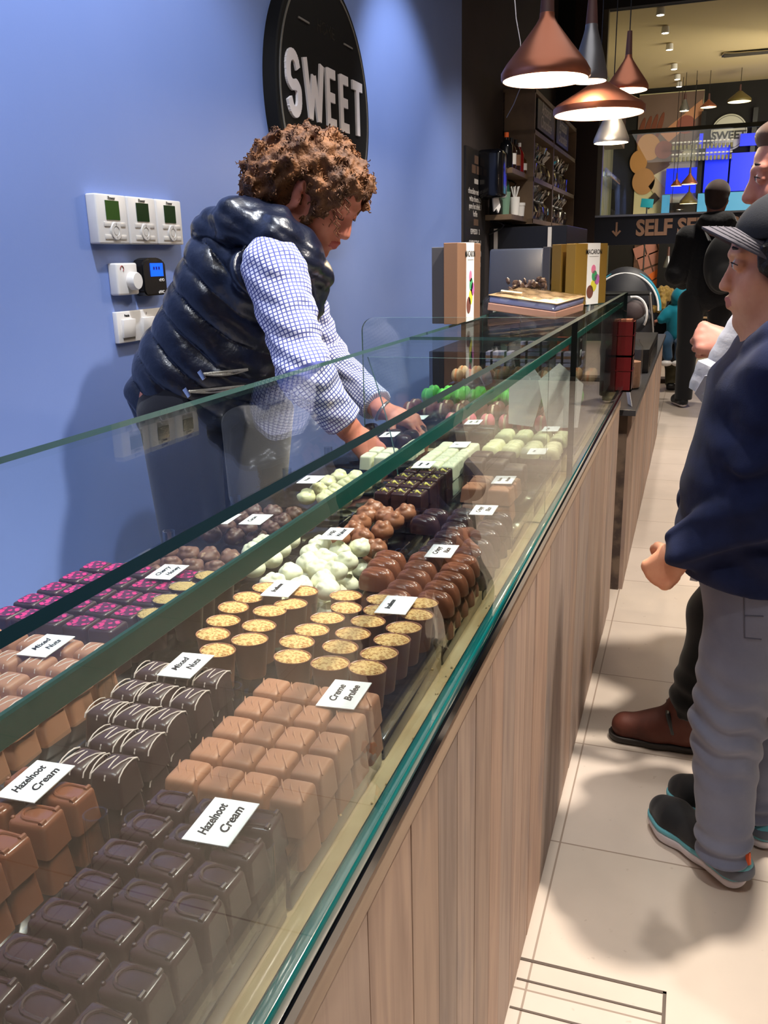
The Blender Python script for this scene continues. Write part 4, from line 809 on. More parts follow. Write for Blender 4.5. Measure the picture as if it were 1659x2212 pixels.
# ================================================================ PARTITION WITH SELF SERVICE BAND
YB = 9.2
M_FRAME = mat('dark_bronze_frame', rgb(54, 40, 36), .4, .3); M_BAND = mat('navy_black_band', rgb(24, 26, 38), .4)
t = T_ = thing('shop_partition', 'dark framed glass partition with SELF SERVICE lettering on its band', 'partition', (-.2, YB, 0))
lo(MB().box((-1.11, YB, 1.78), (.26, .12, 3.56)).build('post', M_FRAME, t, False)); lo(MB().box((-1.32, YB, 1.78), (.16, .1, 3.56)).build('side_panel', M_BLK, t, False))
lo(MB().box((.55, YB, 1.468), (3.06, .1, .265)).build('band', M_BAND, t, False))
lo(MB().box((.55, YB - .03, 1.608), (3.06, .1, .018)).build('sill', M_STEEL, t, False))
lo(pane('window_pane', (.55, YB + .02, 2.52), (3.06, .012, 1.8), 1, MGD, MEDGEL, t))
lo(MB().box((.55, YB + .06, 2.365), (3.06, .03, .04)).build('cross_rail', mat('olive_rail', rgb(92, 84, 62), .4, .3), t, False))
lo(MB().box((-.96, YB, 2.52), (.05, .1, 1.8)).build('steel_edge', mat('grey_edge', rgb(120, 112, 96), .35, .6), t, False))
lo(MB().box((.55, YB, .02), (3.06, .2, .04)).build('threshold', mat('threshold', rgb(74, 62, 54), .6), t, False))
lo(MB().box((1.3, YB, .68), (1.4, .08, 1.3)).build('lower_panel', M_BLK, t, False))
M_TAN = mat('tan_lettering', rgb(172, 132, 108), .5)
lo(text('SELF SERVICE', .2, M_TAN, 'lettering', t, .004, .008, M4=basis((-.08, YB - .053, 1.483), (1, 0, 0), (0, 0, 1)), sx=.87))
b = MB(); b.box((-.77, YB - .053, 1.49), (.018, .008, .12)); b.prism([(-.045, .05), (0, 0), (.045, .05), (.03, .06), (0, .028), (-.03, .06)], (-.77, YB - .049, 1.415), (1, 0, 0), (0, 0, 1), (0, -.008, 0)); lo(b.build('arrow', M_TAN, t, False))
# wall above between dark ceiling and glass
struct('trim_1', MB().box((.55, YB, 3.49), (3.06, .12, .14)), M_CEIL)
# ---------------------------------------------------------------- far room
YR = 11.5; BEFORE = set(bpy.data.objects)
struct('wall_back', MB().box((.35, 13.74, 1.78), (3.6, .1, 3.56)), mat('dark_brown_wall', rgb(17, 14, 12), .8))
struct('ceiling_far', MB().box((.35, 11.5, 3.48), (3.6, 4.5, .06)), mat('cream_ceiling', rgb(206, 184, 140), .8))
struct('wall_far_left', MB().box((-1.3, 11.5, 1.72), (.1, 4.4, 3.44)), mat('olive_wall', rgb(150, 146, 116), .5, noise=(1.2, rgb(110, 116, 96), .35, .65, (1, 8, .4))))
# upper mural : photograph of a honey dipper, fruit and nougat
def disc(b, cx, cz, rx, rz, y, n=28, rot=0, mi=0, th=.004, half=None):
    pts_ = []
    for k in range(n):
        q = 6.283 * k / n; x, z = rx * math.cos(q), rz * math.sin(q); pts_.append((x * math.cos(rot) - z * math.sin(rot), x * math.sin(rot) + z * math.cos(rot)))
    b.prism(pts_, (cx, y, cz), (1, 0, 0), (0, 0, 1), (0, -th, 0), mi)
T = thing('fruit_mural', 'large wall photograph of honey dipper, fruit and nougat seen through the upper window', 'mural', (-.42, YR - .01, 1.5)); T_ = T
MB().box((-.0, 0, .76), (.72, .012, 1.56)).build('print_sheet', mat('mural_cream', rgb(226, 216, 176), .6, noise=(2, rgb(196, 200, 150), .4, .7)), T, False)
def piece(nm, col, f):
    b = MB(); f(b); b.build(nm, mat(nm, rgb(*col), .6), T, False)
piece('mural_brown_ground', (120, 96, 86), lambda b: b.prism([(-.36, 1.53), (.36, 1.53), (.34, 1.05), (.0, .72), (-.2, .62), (-.36, .6)], (0, -.006, 0), (1, 0, 0), (0, 0, 1), (0, -.002, 0)))
piece('mural_dipper_handle', (198, 140, 104), lambda b: b.prism([(-.1, 1.1), (.34, 1.44), (.36, 1.3), (.0, 1.0)], (0, -.008, 0), (1, 0, 0), (0, 0, 1), (0, -.003, 0)))
def dip(b):
    for i in range(4): disc(b, -.32 + i * .07, 1.14 + i * .015, .028, .15, -.009, rot=-.25)
piece('mural_dipper_head', (120, 62, 40), dip)
piece('mural_peach', (196, 142, 84), lambda b: (disc(b, -.22, .96, .13, .15, -.011, rot=.4), disc(b, -.33, .8, .1, .13, -.013)))
piece('mural_berry', (150, 84, 70), lambda b: (disc(b, -.05, .92, .1, .1, -.014), disc(b, .18, 1.18, .1, .1, -.012)))
piece('mural_walnut', (190, 140, 90), lambda b: (disc(b, -.26, .58, .13, .15, -.014),))
piece('mural_nougat', (206, 182, 140), lambda b: b.prism([(-.2, .52), (-.12, .62), (.1, .36), (.06, .24), (-.02, .3)], (0, -.015, 0), (1, 0, 0), (0, 0, 1), (0, -.003, 0)))
piece('mural_dark_piece', (56, 44, 36), lambda b: b.prism([(-.22, .35), (-.12, .45), (-.06, .38), (-.18, .26)], (0, -.018, 0), (1, 0, 0), (0, 0, 1), (0, -.003, 0)))
# lower mural: chocolate bar and cinnamon
T = thing('chocolate_mural', 'wall photograph of a chocolate bar with tied cinnamon sticks below the band', 'mural', (-.33, YR - .01, .45)); T_ = T
MB().box((0, 0, .44), (.82, .012, .92)).build('print_sheet', mat('mural_brown', rgb(110, 78, 60), .6, noise=(5, rgb(60, 40, 34), .4, .65)), T, False)
def bar(b):
    for i in range(4):
        for j in range(4):
            b.prism([(0, 0), (.12, .045), (.075, .18), (-.045, .135)], (-.22 + i * .135 - j * .055, -.008, .30 + i * .05 + j * .155 - (.0 if j < 3 else .04)), (1, 0, 0), (0, 0, 1), (0, -.004, 0))
piece('mural_chocolate_squares', (176, 122, 110), bar)
def sticks(b):
    for k in range(3): b.prism([(-.38 + k * .05, .44 - k * .075), (.2 + k * .08, .84 - k * .07), (.24 + k * .08, .78 - k * .07), (-.34 + k * .05, .37 - k * .075)], (0, -.013, 0), (1, 0, 0), (0, 0, 1), (0, -.004, 0))
piece('mural_cinnamon', (226, 112, 40), sticks)
piece('mural_orange_slice', (216, 128, 60), lambda b: disc(b, .3, .56, .08, .15, -.012))
piece('mural_twine', (228, 180, 110), lambda b: (disc(b, -.04, .59, .035, .05, -.019), b.prism([(-.06, .64), (.05, .78), (.06, .77), (-.03, .62)], (0, -.019, 0), (1, 0, 0), (0, 0, 1), (0, -.003, 0))))
# round white sign in the far room
T = thing('far_round_sign', 'round white sign with black SWEET lettering on the dark wall of the far room', 'sign', (.235, YR - .03, 2.37)); T_ = T
MB().lathe([(0, 0), (.195, 0), (.195, .02), (0, .02)], n=48).build('disc', mat('sign_ivory', rgb(206, 204, 186), .5), T, False).matrix_local = Matrix.Translation((0, .02, .195)) @ Matrix.Rotation(math.pi / 2, 4, 'X')
MB().lathe([(.175, .0205), (.175, .022), (.18, .022), (.18, .0205)], n=48).build('ring', M_BLK, T, False).matrix_local = Matrix.Translation((0, .02, .195)) @ Matrix.Rotation(math.pi / 2, 4, 'X')
text('SWEET', .12, M_BLK, 'lettering', T, .002, .004, M4=basis((0, -.0025, .16), (1, 0, 0), (0, 0, 1)))
# glowing panels added for the blue reflection in the window glass
M_REFLB = mat('blue_reflection_glow', rgb(10, 40, 200), .4, emit=(rgb(6, 40, 255), .75)); M_REFLC = mat('cyan_reflection_glow', rgb(80, 160, 205), .4, emit=(rgb(70, 160, 225), .3))
for (x0, x1_, z0, z1, m, lab) in ((.36, 1.2, 2.40, 2.53, M_REFLB, 'upper added glowing strip for the blue reflection, right of the round far sign'), (-.42, -.08, 1.92, 2.2, M_REFLB, 'added glowing panel for the blue reflection, left of the dark post'), (.0, .26, 1.92, 2.42, M_REFLB, 'added glowing panel for the blue reflection, right of the dark post'), (.28, 1.2, 1.92, 2.33, M_REFLB, 'widest added glowing panel for the blue reflection, behind the customer with black hood'), (-.05, 1.2, 1.64, 1.91, M_REFLC, 'long added glowing panel for the pale cyan reflection, above the band'), (-.45, -.36, 1.64, 1.91, M_REFLC, 'narrow added glowing panel for the pale cyan reflection, left in the far room'), (-.08, -.04, 2.4, 2.56, M_REFLB, 'small added glowing strip for the blue reflection, beside the mural')):
    o = MB().box(((x0 + x1_) / 2, YR - .12, (z0 + z1) / 2), (x1_ - x0, .03, z1 - z0)).build('reflection_panel', m, None, False); tag(o, lab, 'reflection panel')
T = thing('panel_rack', 'black rack carrying the added blue reflection panels in the far room', 'rack', (.4, YR - .08, 0)); MB().box((0, 0, .8), (1.7, .04, 1.64)).build('back', M_BLK, T, False)
for x in (-.45, .1, .8): MB().box((x, 0, 2.1), (.05, .04, 1.0)).build('post', M_BLK, T, False)
T = thing('folded_blue_bag', 'small turquoise sheet on a thin black stand in the far room', 'sign', (-.565, 10.4, 1.098)); MB().box((0, 0, .68), (.13, .01, .09), r=Euler((0, .1, 0)).to_matrix(), bev=.002).build('sheet', mat('turquoise', rgb(30, 160, 190), .5), T); MB().tube([(0, .02, .70), (0, .02, -.899)], .008, 8).build('stand_pole', M_BLK, T); MB().lathe([(0, -.899), (.1, -.899), (.1, -.88), (0, -.88)], n=20).build('stand_foot', M_BLK, T)
T = thing('jar_shelf', 'glass wall shelf full of small clear jars in the far room', 'shelf', (-.05, YR - .22, 2.25)); MB().box((0, 0, 0), (.68, .14, .012)).build('board', MACR, T, False)
MB().box((0, 0, .13), (.68, .14, .008)).build('board', MACR, T, False)
k_ = 0
jar = thing('small_jar', '', 'jar', (0, 0, 0)); MB().lathe([(0, 0), (.018, 0), (.018, .07), (.014, .08)], n=10).build('jar_body', MACR, jar); MB().lathe([(0, .092), (.017, .09), (.017, .075)], n=10).build('lid', M_WHT, jar); MB().lathe([(0, .004), (.015, .004), (.015, .05), (0, .055)], n=10).build('contents', mat('jar_sweets', rgb(150, 140, 96), .5), jar); register(jar)
place(jar, [(-.36 + i * .042, YR - .22, z) for z in (2.258, 2.385) for i in range(16)], 0, 'small clear jar with pale lid in the rows on the far glass shelf', 'jars on the far shelf', 'jar', 0, 20)
# far room pendants and spots
for (px, py, R, prof, m, lab) in ((1478, 240, .052, P_TALL, M_SILV, 'small silver pendant in the far room, leftmost of three'), (1530, 232, .085, P_CONE, M_COP, 'small copper cone pendant in the far room, middle of three'), (1597, 220, .12, P_FLAT, mat('olive_enamel', rgb(96, 84, 44), .4), 'wide flat pendant in the far room, rightmost of three')):
    p = at(px, py, 10.7); pendant(p.x, p.y, p.z, R, R * (2.2 if prof is P_TALL else .9), .06, prof, m, lab, 0, 3.14, True)
PY_ = [10.9, 10.6, 11.15]  # next three pendants are added in place of lamp reflections in the window
for (px, py, R, prof, m, lab) in ((1461, 402, .06, P_CONE, M_COP, 'small copper pendant added for a lamp reflection, left of the pair'), (1489, 398, .085, P_CONE, M_COP, 'larger copper pendant added for a lamp reflection, right of the pair'), (1487, 440, .1, P_FLAT, bpy.data.materials['olive_enamel'], 'dark flat pendant added for a lamp reflection, hanging lowest before the blue panels')):
    p = at(px, py, PY_.pop(0)); pendant(p.x, p.y, p.z, R, R * 1.3, .06, prof, m, lab, 0, 3.09, True)
p = at(1442, 578, 10.9); pendant(p.x, p.y, p.z, .05, .13, .1, P_TALL, M_SILV, 'small silver pendant seen below the band in front of the chocolate mural', 0, 3.4, True)
KF_ = 1.19; M_SPOT = mat('lit_spot', rgb(255, 250, 235), .4, emit=(rgb(255, 244, 220), 14))
for i, (px, py) in enumerate(((1426, 30), (1437, 72), (1446, 108), (1456, 150), (1463, 172), (1467, 190))):
    p = atz(px, py, 3.38); p.y = min(max(p.y, YB + .2 + i * .1), 13.3); p.x /= KF_; p.y /= KF_
    T = thing('track_spot', 'small bright ceiling spotlight in the row running into the far room', 'spotlight', (p.x, p.y, 3.09), group='far ceiling spotlights')
    MB().lathe([(.03, -.05), (.034, -.045), (.03, 0), (0, 0)], n=16).build('can', M_WHT, T); MB().lathe([(0, -.052), (.028, -.05)], n=16).build('lens', M_SPOT, T)
T = thing('ceiling_grille', 'long dark ventilation grille in the cream ceiling of the far room', 'vent', (.45, 9.9, 3.085)); b = MB()
for i in range(5): b.box((0, -.06 + i * .03, -.006), (.7, .012, .012))
b.build('slat', mat('grille_olive', rgb(80, 72, 52), .5), T, False); MB().box((0, 0, -.002), (.74, .17, .004)).build('backing', M_BLK, T, False)
T = thing('ceiling_cable', 'curled cable lying along the cream ceiling beside the grille', 'cable', (.2, 9.75, 3.08)); MB().tube([(-.1, -.02, 0), (-.12, 0, -.02), (-.1, .02, 0), (0, .06, 0), (.2, .07, 0), (.4, .08, 0)], .006, 6).build('cable_run', mat('cable_olive', rgb(110, 92, 60), .5), T)
T = thing('side_cabinet', 'tall grey-white open cabinet high on the olive wall of the far room', 'cabinet', (-.94, 10.0, 2.35)); MB().box((0, 0, .25), (.2, .9, .5), bev=.004).build('carcass', mat('cabinet_taupe', rgb(112, 96, 80), .5), T, False)
for y in (-.22, .22): MB().box((.101, y, .25), (.004, .36, .4)).build('dark_opening', M_BLK, T, False)
T = thing('glass_shelf_row', 'sloping row of small clear glasses along the olive wall of the far room', 'shelf', (-.98, 10.4, 2.0)); MB().box((0, 0, 0), (.2, 1.9, .012)).build('board', MACR, T, False); b = MB()
for i in range(14): b.lathe([(0, .006), (.04, .006), (.05, .09), (.047, .09)], c=(0, -.85 + i * .13, 0), n=10)
tag(b.build('glasses', MACR, T), kind='stuff')
# lower far room clutter
T = thing('self_service_unit', 'dark self service shelving unit with pale ledges below the chocolate mural', 'shelving', (.05, 10.9, 0)); MB().box((0, 0, .25), (.9, .5, .5), bev=.005).build('body', M_BLK, T, False)
for z in (.16, .34): MB().box((0, -.26, z), (.9, .04, .02)).build('ledge', M_OAK, T, False)
T = thing('beige_case', 'beige cupboard standing behind the blonde person', 'cupboard', (-.60, 10.95, 0)); MB().box((0, 0, .21), (.3, .4, .42), bev=.004).build('body', mat('beige_laminate', rgb(150, 132, 96), .5), T, False)
T = thing('yellow_tag', 'small fluorescent yellow tag beside the child in the turquoise jacket', 'tag', (-.045, 8.86, .72)); MB().box((0, 0, .03), (.03, .02, .07), bev=.004).build('tag_body', mat('fluo_yellow', rgb(210, 230, 60), .5), T)
KF = 1.19
for o in [o for o in bpy.data.objects if o not in BEFORE and o.parent is None and 'kind' not in o and o.type in ('MESH', 'EMPTY')]:
    l = o.location.copy(); o.scale *= KF
    if o.name.startswith(('self_service', 'beige_case', 'panel_rack')): o.location = (l.x * KF, l.y * KF, 0)
    elif o.name.startswith('yellow_tag'): o.scale /= KF
    else: o.location = (l.x * KF, l.y * KF, HC + (l.z - HC) * KF)
# ---------------------------------------------------------------- pram
T = thing('pram', 'black pram with turquoise and white trimmed hood beyond the glass case', 'pram', (-.50, 7.0, 0)); T_ = T
M_PB = mat('pram_fabric', rgb(28, 30, 38), .6); M_TQ = mat('turquoise_trim', rgb(40, 150, 180), .5)
b = MB(); n, k = 22, 12; rings = []
for j in range(k + 1):
    a = math.radians(8 + j * 13); rings.append([b.bm.verts.new((.25 * math.cos(q) , -.24 * math.cos(a) * 1.0 * math.sin(q), .86 + .30 * math.sin(a) * math.sin(q))) for q in [math.pi * i / n for i in range(n + 1)]])
for r1, r2 in zip(rings, rings[1:]):
    for i in range(n): b.bm.faces.new((r1[i], r1[i + 1], r2[i + 1], r2[i]))
bmesh.ops.remove_doubles(b.bm, verts=b.bm.verts[:], dist=.001); b.build('hood', M_PB, T)
for (r, m, yy, nm) in ((.262, M_TQ, -.08, 'hood_trim'), (.252, M_PAPER, -.12, 'hood_edge')): MB().tube([(r * math.cos(q), yy, .84 + r * 1.08 * math.sin(q)) for q in [math.pi * i / 24 for i in range(25)]], .011 if m is M_TQ else .007, 8).build(nm, m, T)
MB().box((.0, .05, .68), (.42, .62, .3), bev=.07, seg=4).build('carrycot', M_PB, T)
MB().tube([(-.2, -.45, .98), (.2, -.45, .98)], .016, 10).build('handlebar', M_BLK, T)
for s_ in (-1, 1):
    MB().tube([(s_ * .2, -.45, .98), (s_ * .22, -.1, .7), (s_ * .2, .35, .2)], .012, 8).build('frame_tube', M_STEEL, T); MB().tube([(s_ * .22, .1, .62), (s_ * .22, -.35, .16)], .012, 8).build('frame_tube', M_STEEL, T)
    for yy, r in ((-.38, .14), (.38, .1)):
        MB().tube([(s_ * .25, yy + r * math.cos(q), r + .012 + r * math.sin(q)) for q in [6.283 * i / 24 for i in range(25)]], .014, 8).build('wheel', M_BLK, T)
MB().ball((.08, -.2, .84), .085, 3).build('head_cushion', mat('cushion_brown', rgb(72, 60, 62), .7), T); MB().tube([(.08 + .1 * math.cos(q), -.26, .82 + .13 * math.sin(q)) for q in [-.6 + i * .2 for i in range(13)]], .009, 6).build('white_piping', M_PAPER, T)
# ================================================================ PEOPLE : smooth solid modelling
class SD:   # signed distance field on a grid, meshed with surface nets
    def __init__(s, lo, hi, h):
        s.lo = np.array(lo, float); s.h = h; s.n = np.ceil((np.array(hi) - s.lo) / h).astype(int) + 1
        s.F = np.full(s.n, .2, np.float32)
    def blk(s, c0, c1, pad):
        a = np.clip(np.floor((np.minimum(c0, c1) - pad - s.lo) / s.h).astype(int), 0, s.n - 1); b = np.clip(np.ceil((np.maximum(c0, c1) + pad - s.lo) / s.h).astype(int) + 1, 1, s.n)
        if np.any(b <= a): return None, None
        sl = tuple(slice(a[i], b[i]) for i in range(3))
        g = np.meshgrid(*[(s.lo[i] + np.arange(a[i], b[i]) * s.h).astype(np.float32) for i in range(3)], indexing='ij')
        return sl, np.stack(g, -1)
    def put(s, sl, d, k, sub=False):
        F = s.F[sl]
        if sub:
            d = -d; h = np.clip(.5 + .5 * (d - F) / k, 0, 1); s.F[sl] = F * (1 - h) + d * h + k * h * (1 - h)
        else:
            h = np.clip(.5 + .5 * (F - d) / k, 0, 1); s.F[sl] = F * (1 - h) + d * h - k * h * (1 - h)
    def cap(s, a, b, ra, rb, k=.02, sub=False, dis=None, sq=None):
        a = np.array(a, float); b = np.array(b, float); R = max(ra, rb)
        sl, P = s.blk(np.minimum(a, b) - R, np.maximum(a, b) + R, k * 1.2 + 3 * s.h + .012)
        if sl is None: return
        ab = b - a; L2 = max(ab @ ab, 1e-9); t = np.clip(((P - a) @ ab) / L2, 0, 1); v = P - a - t[..., None] * ab
        if sq is not None: v = v + (v @ sq[0])[..., None] * sq[0] * (sq[1] - 1)   # squash along a unit axis
        d = np.sqrt((v * v).sum(-1)) - (ra + (rb - ra) * t)
        if dis: d = d + dis(P, t)
        s.put(sl, d.astype(np.float32), k, sub)
    def ell(s, c, r, R=None, k=.02, sub=False, dis=None):
        c = np.array(c, float); r = np.array(r, float); R = np.eye(3) if R is None else np.array(R)
        e = np.sqrt(((R * r) ** 2).sum(1)); sl, P = s.blk(c - e, c + e, k * 1.2 + 3 * s.h + .012)
        if sl is None: return
        q = (P - c) @ R; k0 = np.sqrt(((q / r) ** 2).sum(-1)); k1 = np.sqrt(((q / r ** 2) ** 2).sum(-1)) + 1e-6; d = k0 * (k0 - 1) / k1
        if dis: d = d + dis(P, None)
        s.put(sl, d.astype(np.float32), k, sub)
    def chain(s, pts, rs, k=.02, **kw):
        for (a, b, ra, rb) in zip(pts, pts[1:], rs, rs[1:]): s.cap(a, b, ra, rb, k, **kw)
    def cut(s, p, nrm):   # remove the side the normal points to
        g = np.meshgrid(*[(s.lo[i] + np.arange(s.n[i]) * s.h).astype(np.float32) for i in range(3)], indexing='ij'); nrm = np.array(nrm, float); nrm /= np.linalg.norm(nrm)
        s.F = np.maximum(s.F, ((g[0] - p[0]) * nrm[0] + (g[1] - p[1]) * nrm[1] + (g[2] - p[2]) * nrm[2]).astype(np.float32))
    def mesh(s):
        F = s.F; F[0], F[-1], F[:, 0], F[:, -1], F[:, :, 0], F[:, :, -1] = .1, .1, .1, .1, .1, .1
        I = F < 0; nx, ny, nz = F.shape
        act = np.zeros((nx - 1, ny - 1, nz - 1), np.int8)
        for i in (0, 1):
            for j in (0, 1):
                for k in (0, 1): act += I[i:nx - 1 + i, j:ny - 1 + j, k:nz - 1 + k]
        cells = np.argwhere((act > 0) & (act < 8)); idx = np.full(act.shape, -1, np.int32); idx[tuple(cells.T)] = np.arange(len(cells))
        pos = np.zeros((len(cells), 3)); cnt = np.zeros(len(cells)); cr = [(i, j, k) for i in (0, 1) for j in (0, 1) for k in (0, 1)]
        for a in cr:
            for ax in range(3):
                if a[ax]: continue
                b = list(a); b[ax] = 1; fa = F[tuple((cells + a).T)]; fb = F[tuple((cells + b).T)]; m = (fa < 0) != (fb < 0)
                t = np.where(m, fa / np.where(m, fa - fb, 1), 0); p = np.tile(np.array(a, float), (len(cells), 1)); p[:, ax] = t; pos[m] += p[m]; cnt[m] += 1
        V = s.lo + (cells + pos / cnt[:, None]) * s.h; Q = []
        for ax in range(3):
            o = [(1, 2), (2, 0), (0, 1)][ax]; A = I.take(range(F.shape[ax] - 1), ax); B = I.take(range(1, F.shape[ax]), ax); e = np.argwhere(A != B)
            e = e[(e[:, o[0]] > 0) & (e[:, o[1]] > 0)]; inn = A[tuple(e.T)]; c = []
            for du, dv in ((1, 1), (0, 1), (0, 0), (1, 0)):
                q = e.copy(); q[:, o[0]] -= du; q[:, o[1]] -= dv; c.append(idx[tuple(q.T)])
            q = np.stack(c, 1); q[~inn] = q[~inn][:, ::-1]; Q.append(q)
        Q = np.concatenate(Q); Q = Q[(Q >= 0).all(1)]; return V, Q
def sd_mesh(sd, name, mats, parent=None, smooth=2, matfn=None, uvfn=None):
    V, Q = sd.mesh()
    for _ in range(smooth):   # light Laplacian pass over the quad edges
        A = np.zeros_like(V); n = np.zeros(len(V))
        for i in range(4):
            a, b = Q[:, i], Q[:, (i + 1) % 4]; np.add.at(A, a, V[b]); np.add.at(n, a, 1)
        V = V * .5 + A / np.maximum(n, 1)[:, None] * .5
    me = bpy.data.meshes.new(name); me.vertices.add(len(V)); me.vertices.foreach_set('co', V.astype(np.float32).ravel()); me.loops.add(len(Q) * 4); me.loops.foreach_set('vertex_index', Q.astype(np.int32).ravel())
    me.polygons.add(len(Q)); me.polygons.foreach_set('loop_start', np.arange(0, len(Q) * 4, 4, dtype=np.int32)); me.update(calc_edges=True); me.validate()
    me.polygons.foreach_set('use_smooth', np.ones(len(me.polygons), bool))
    if matfn: me.polygons.foreach_set('material_index', matfn(V[Q].mean(1)).astype(np.int32))
    if uvfn:
        uv = me.uv_layers.new(name='UVMap'); uv.data.foreach_set('uv', uvfn(V)[Q.ravel()].astype(np.float32).ravel())
    for m in (mats if isinstance(mats, (list, tuple)) else [mats]): me.materials.append(m)
    o = bpy.data.objects.new(name, me); C.objects.link(o)
    if parent: o.parent = parent
    return o
def nz(P, f, seed=0):   # cheap smooth pseudo-noise
    x, y, z = P[..., 0] * f + seed, P[..., 1] * f + seed * 1.7, P[..., 2] * f - seed
    return (np.sin(x * 1.3 + 1.7 * np.sin(y * .9 + z * .4)) + np.sin(y * 1.1 + 1.3 * np.sin(z * 1.2 - x * .5)) + np.sin(z * 1.2 + 1.5 * np.sin(x * .8 + y * .6))) / 3
def rotm(fwd, up):    # columns: x forward, y left, z up
    x = np.array(fwd, float); x /= np.linalg.norm(x); y = np.cross(up, x); y /= np.linalg.norm(y); z = np.cross(x, y); return np.stack([x, y, z], 1)
def RX(M, ax, deg):
    a = math.radians(deg); c, s_ = math.cos(a), math.sin(a)
    r = {'x': [[1, 0, 0], [0, c, -s_], [0, s_, c]], 'y': [[c, 0, s_], [0, 1, 0], [-s_, 0, c]], 'z': [[c, -s_, 0], [s_, c, 0], [0, 0, 1]]}[ax]; return M @ np.array(r)
def head(sd, O, M, s=1., jaw=1., k=.012, nose=1.):
    O = np.array(O, float); T_ = lambda *p: O + M @ (np.array(p) * s); E = lambda c, r, R=None, **kw: sd.ell(T_(*c), np.array(r) * s, M if R is None else M @ R, **kw)
    E((-.015, 0, .045), (.098, .075, .08), k=.02); E((.03, 0, -.02), (.064, .059, .088), k=.02); E((.055, 0, .05), (.042, .056, .045), k=.015)
    for y in (-1, 1):
        sd.cap(T_(-.005, y * .05, -.04), T_(.066, y * .014, -.09), .021 * s, .017 * s * jaw, .02); E((.052, y * .036, -.025), (.03, .024, .03), k=.015)
        sd.cap(T_(.084, y * .044, .034), T_(.096, y * .01, .032), .009 * s, .009 * s, .01)
        E((.107, y * .032, .014), (.017, .016, .013), sub=True, k=.012)
        E((.085, y * .032, .013), (.0135, .0155, .0125), k=.004)
        E((-.003, y * .077, .002), (.019, .0065, .033), RX(RX(np.eye(3), 'y', -12), 'z', y * 22), k=.006); E((.004, y * .084, .004), (.008, .006, .016), sub=True, k=.004)
        E((-.003, y * .076, -.026), (.009, .006, .01), k=.005)
    sd.cap(T_(.094 if nose > .6 else .086, 0, .026), T_(.096 + .02 * nose, 0, -.02), .0075 * s, .0105 * s, .01); E((.103 + .006 * nose, .0, -.026), (.0125, .015, .008), k=.006)
    if nose > .6: sd.cap(T_(.075, 0, .02), T_(.09 + .012 * nose, 0, -.018), .012 * s, .0145 * s, .01)
    for y in (-1, 1): E((.104, y * .011, -.026), (.008, .0065, .0065), k=.005)
    E((.074, 0, -.092), (.02, .02, .018), k=.015); E((.082, 0, -.055), (.022, .028, .02), k=.012)
    for y in (-1, 1):
        sd.cap(T_(.09, y * .02, -.0535), T_(.1035, y * .003, -.0485), .004 * s, .0062 * s, .004); sd.cap(T_(.088, y * .018, -.058), T_(.1, 0, -.0605), .004 * s, .0068 * s, .004)
    sd.cap(T_(.106, -.02, -.0548), T_(.106, .02, -.0548), .0018 * s, .0018 * s, .002, sub=True)
def lipmat(O, M, s, base=None):
    O = np.array(O, float)
    def f(P):
        q = (P - O) @ M / s; r = np.zeros(len(P), int)
        r[(((q[:, 1] / .022) ** 2 + ((q[:, 2] + .0545) / .0105) ** 2) < 1) & (q[:, 0] > .088)] = 1; return r
    return f
def eyes(O, M, s, parent, iris=(50, 34, 26), lid=.0):
    O = np.array(O, float)
    for y in (-1, 1):
        LP_ = [Vector(O + M @ (np.array(p) * s)) for p in ((.0945, y * .0195, .0125), (.0985, y * .026, .0175 - lid), (.0995, y * .032, .0185 - lid * 1.2), (.096, y * .04, .0165 - lid), (.089, y * .046, .0125))]
        MB().tube(LP_, [.0006 * s, .0011 * s, .0013 * s, .0013 * s, .0007 * s], 6).build('eyelash_line', bpy.data.materials.get('brow_hair') or mat('brow_hair', rgb(44, 32, 28), .8), parent)
        if lid: continue
        c = O + M @ (np.array([.0866, y * .0315, .0135]) * s); f = M[:, 0]
        b = MB().ball(Vector(c), .0119 * s, 3); b.build('eye', bpy.data.materials.get('eye_white') or mat('eye_white', rgb(226, 220, 214), .2), parent)
        b = MB().ball(Vector(c + f * .0060 * s), .0068 * s, 2); b.build('iris', bpy.data.materials.get('iris') or mat('iris', rgb(*iris), .1), parent)
        P_ = [Vector(O + M @ (np.array(p) * s)) for p in ((.092, y * .018, .0395), (.0955, y * .03, .0435), (.088, y * .046, .040))]
        MB().tube(P_, [.0025 * s, .003 * s, .0015 * s], 6, flat=1.4).build('eyebrow', bpy.data.materials.get('brow_hair') or mat('brow_hair', rgb(44, 32, 28), .8), parent)
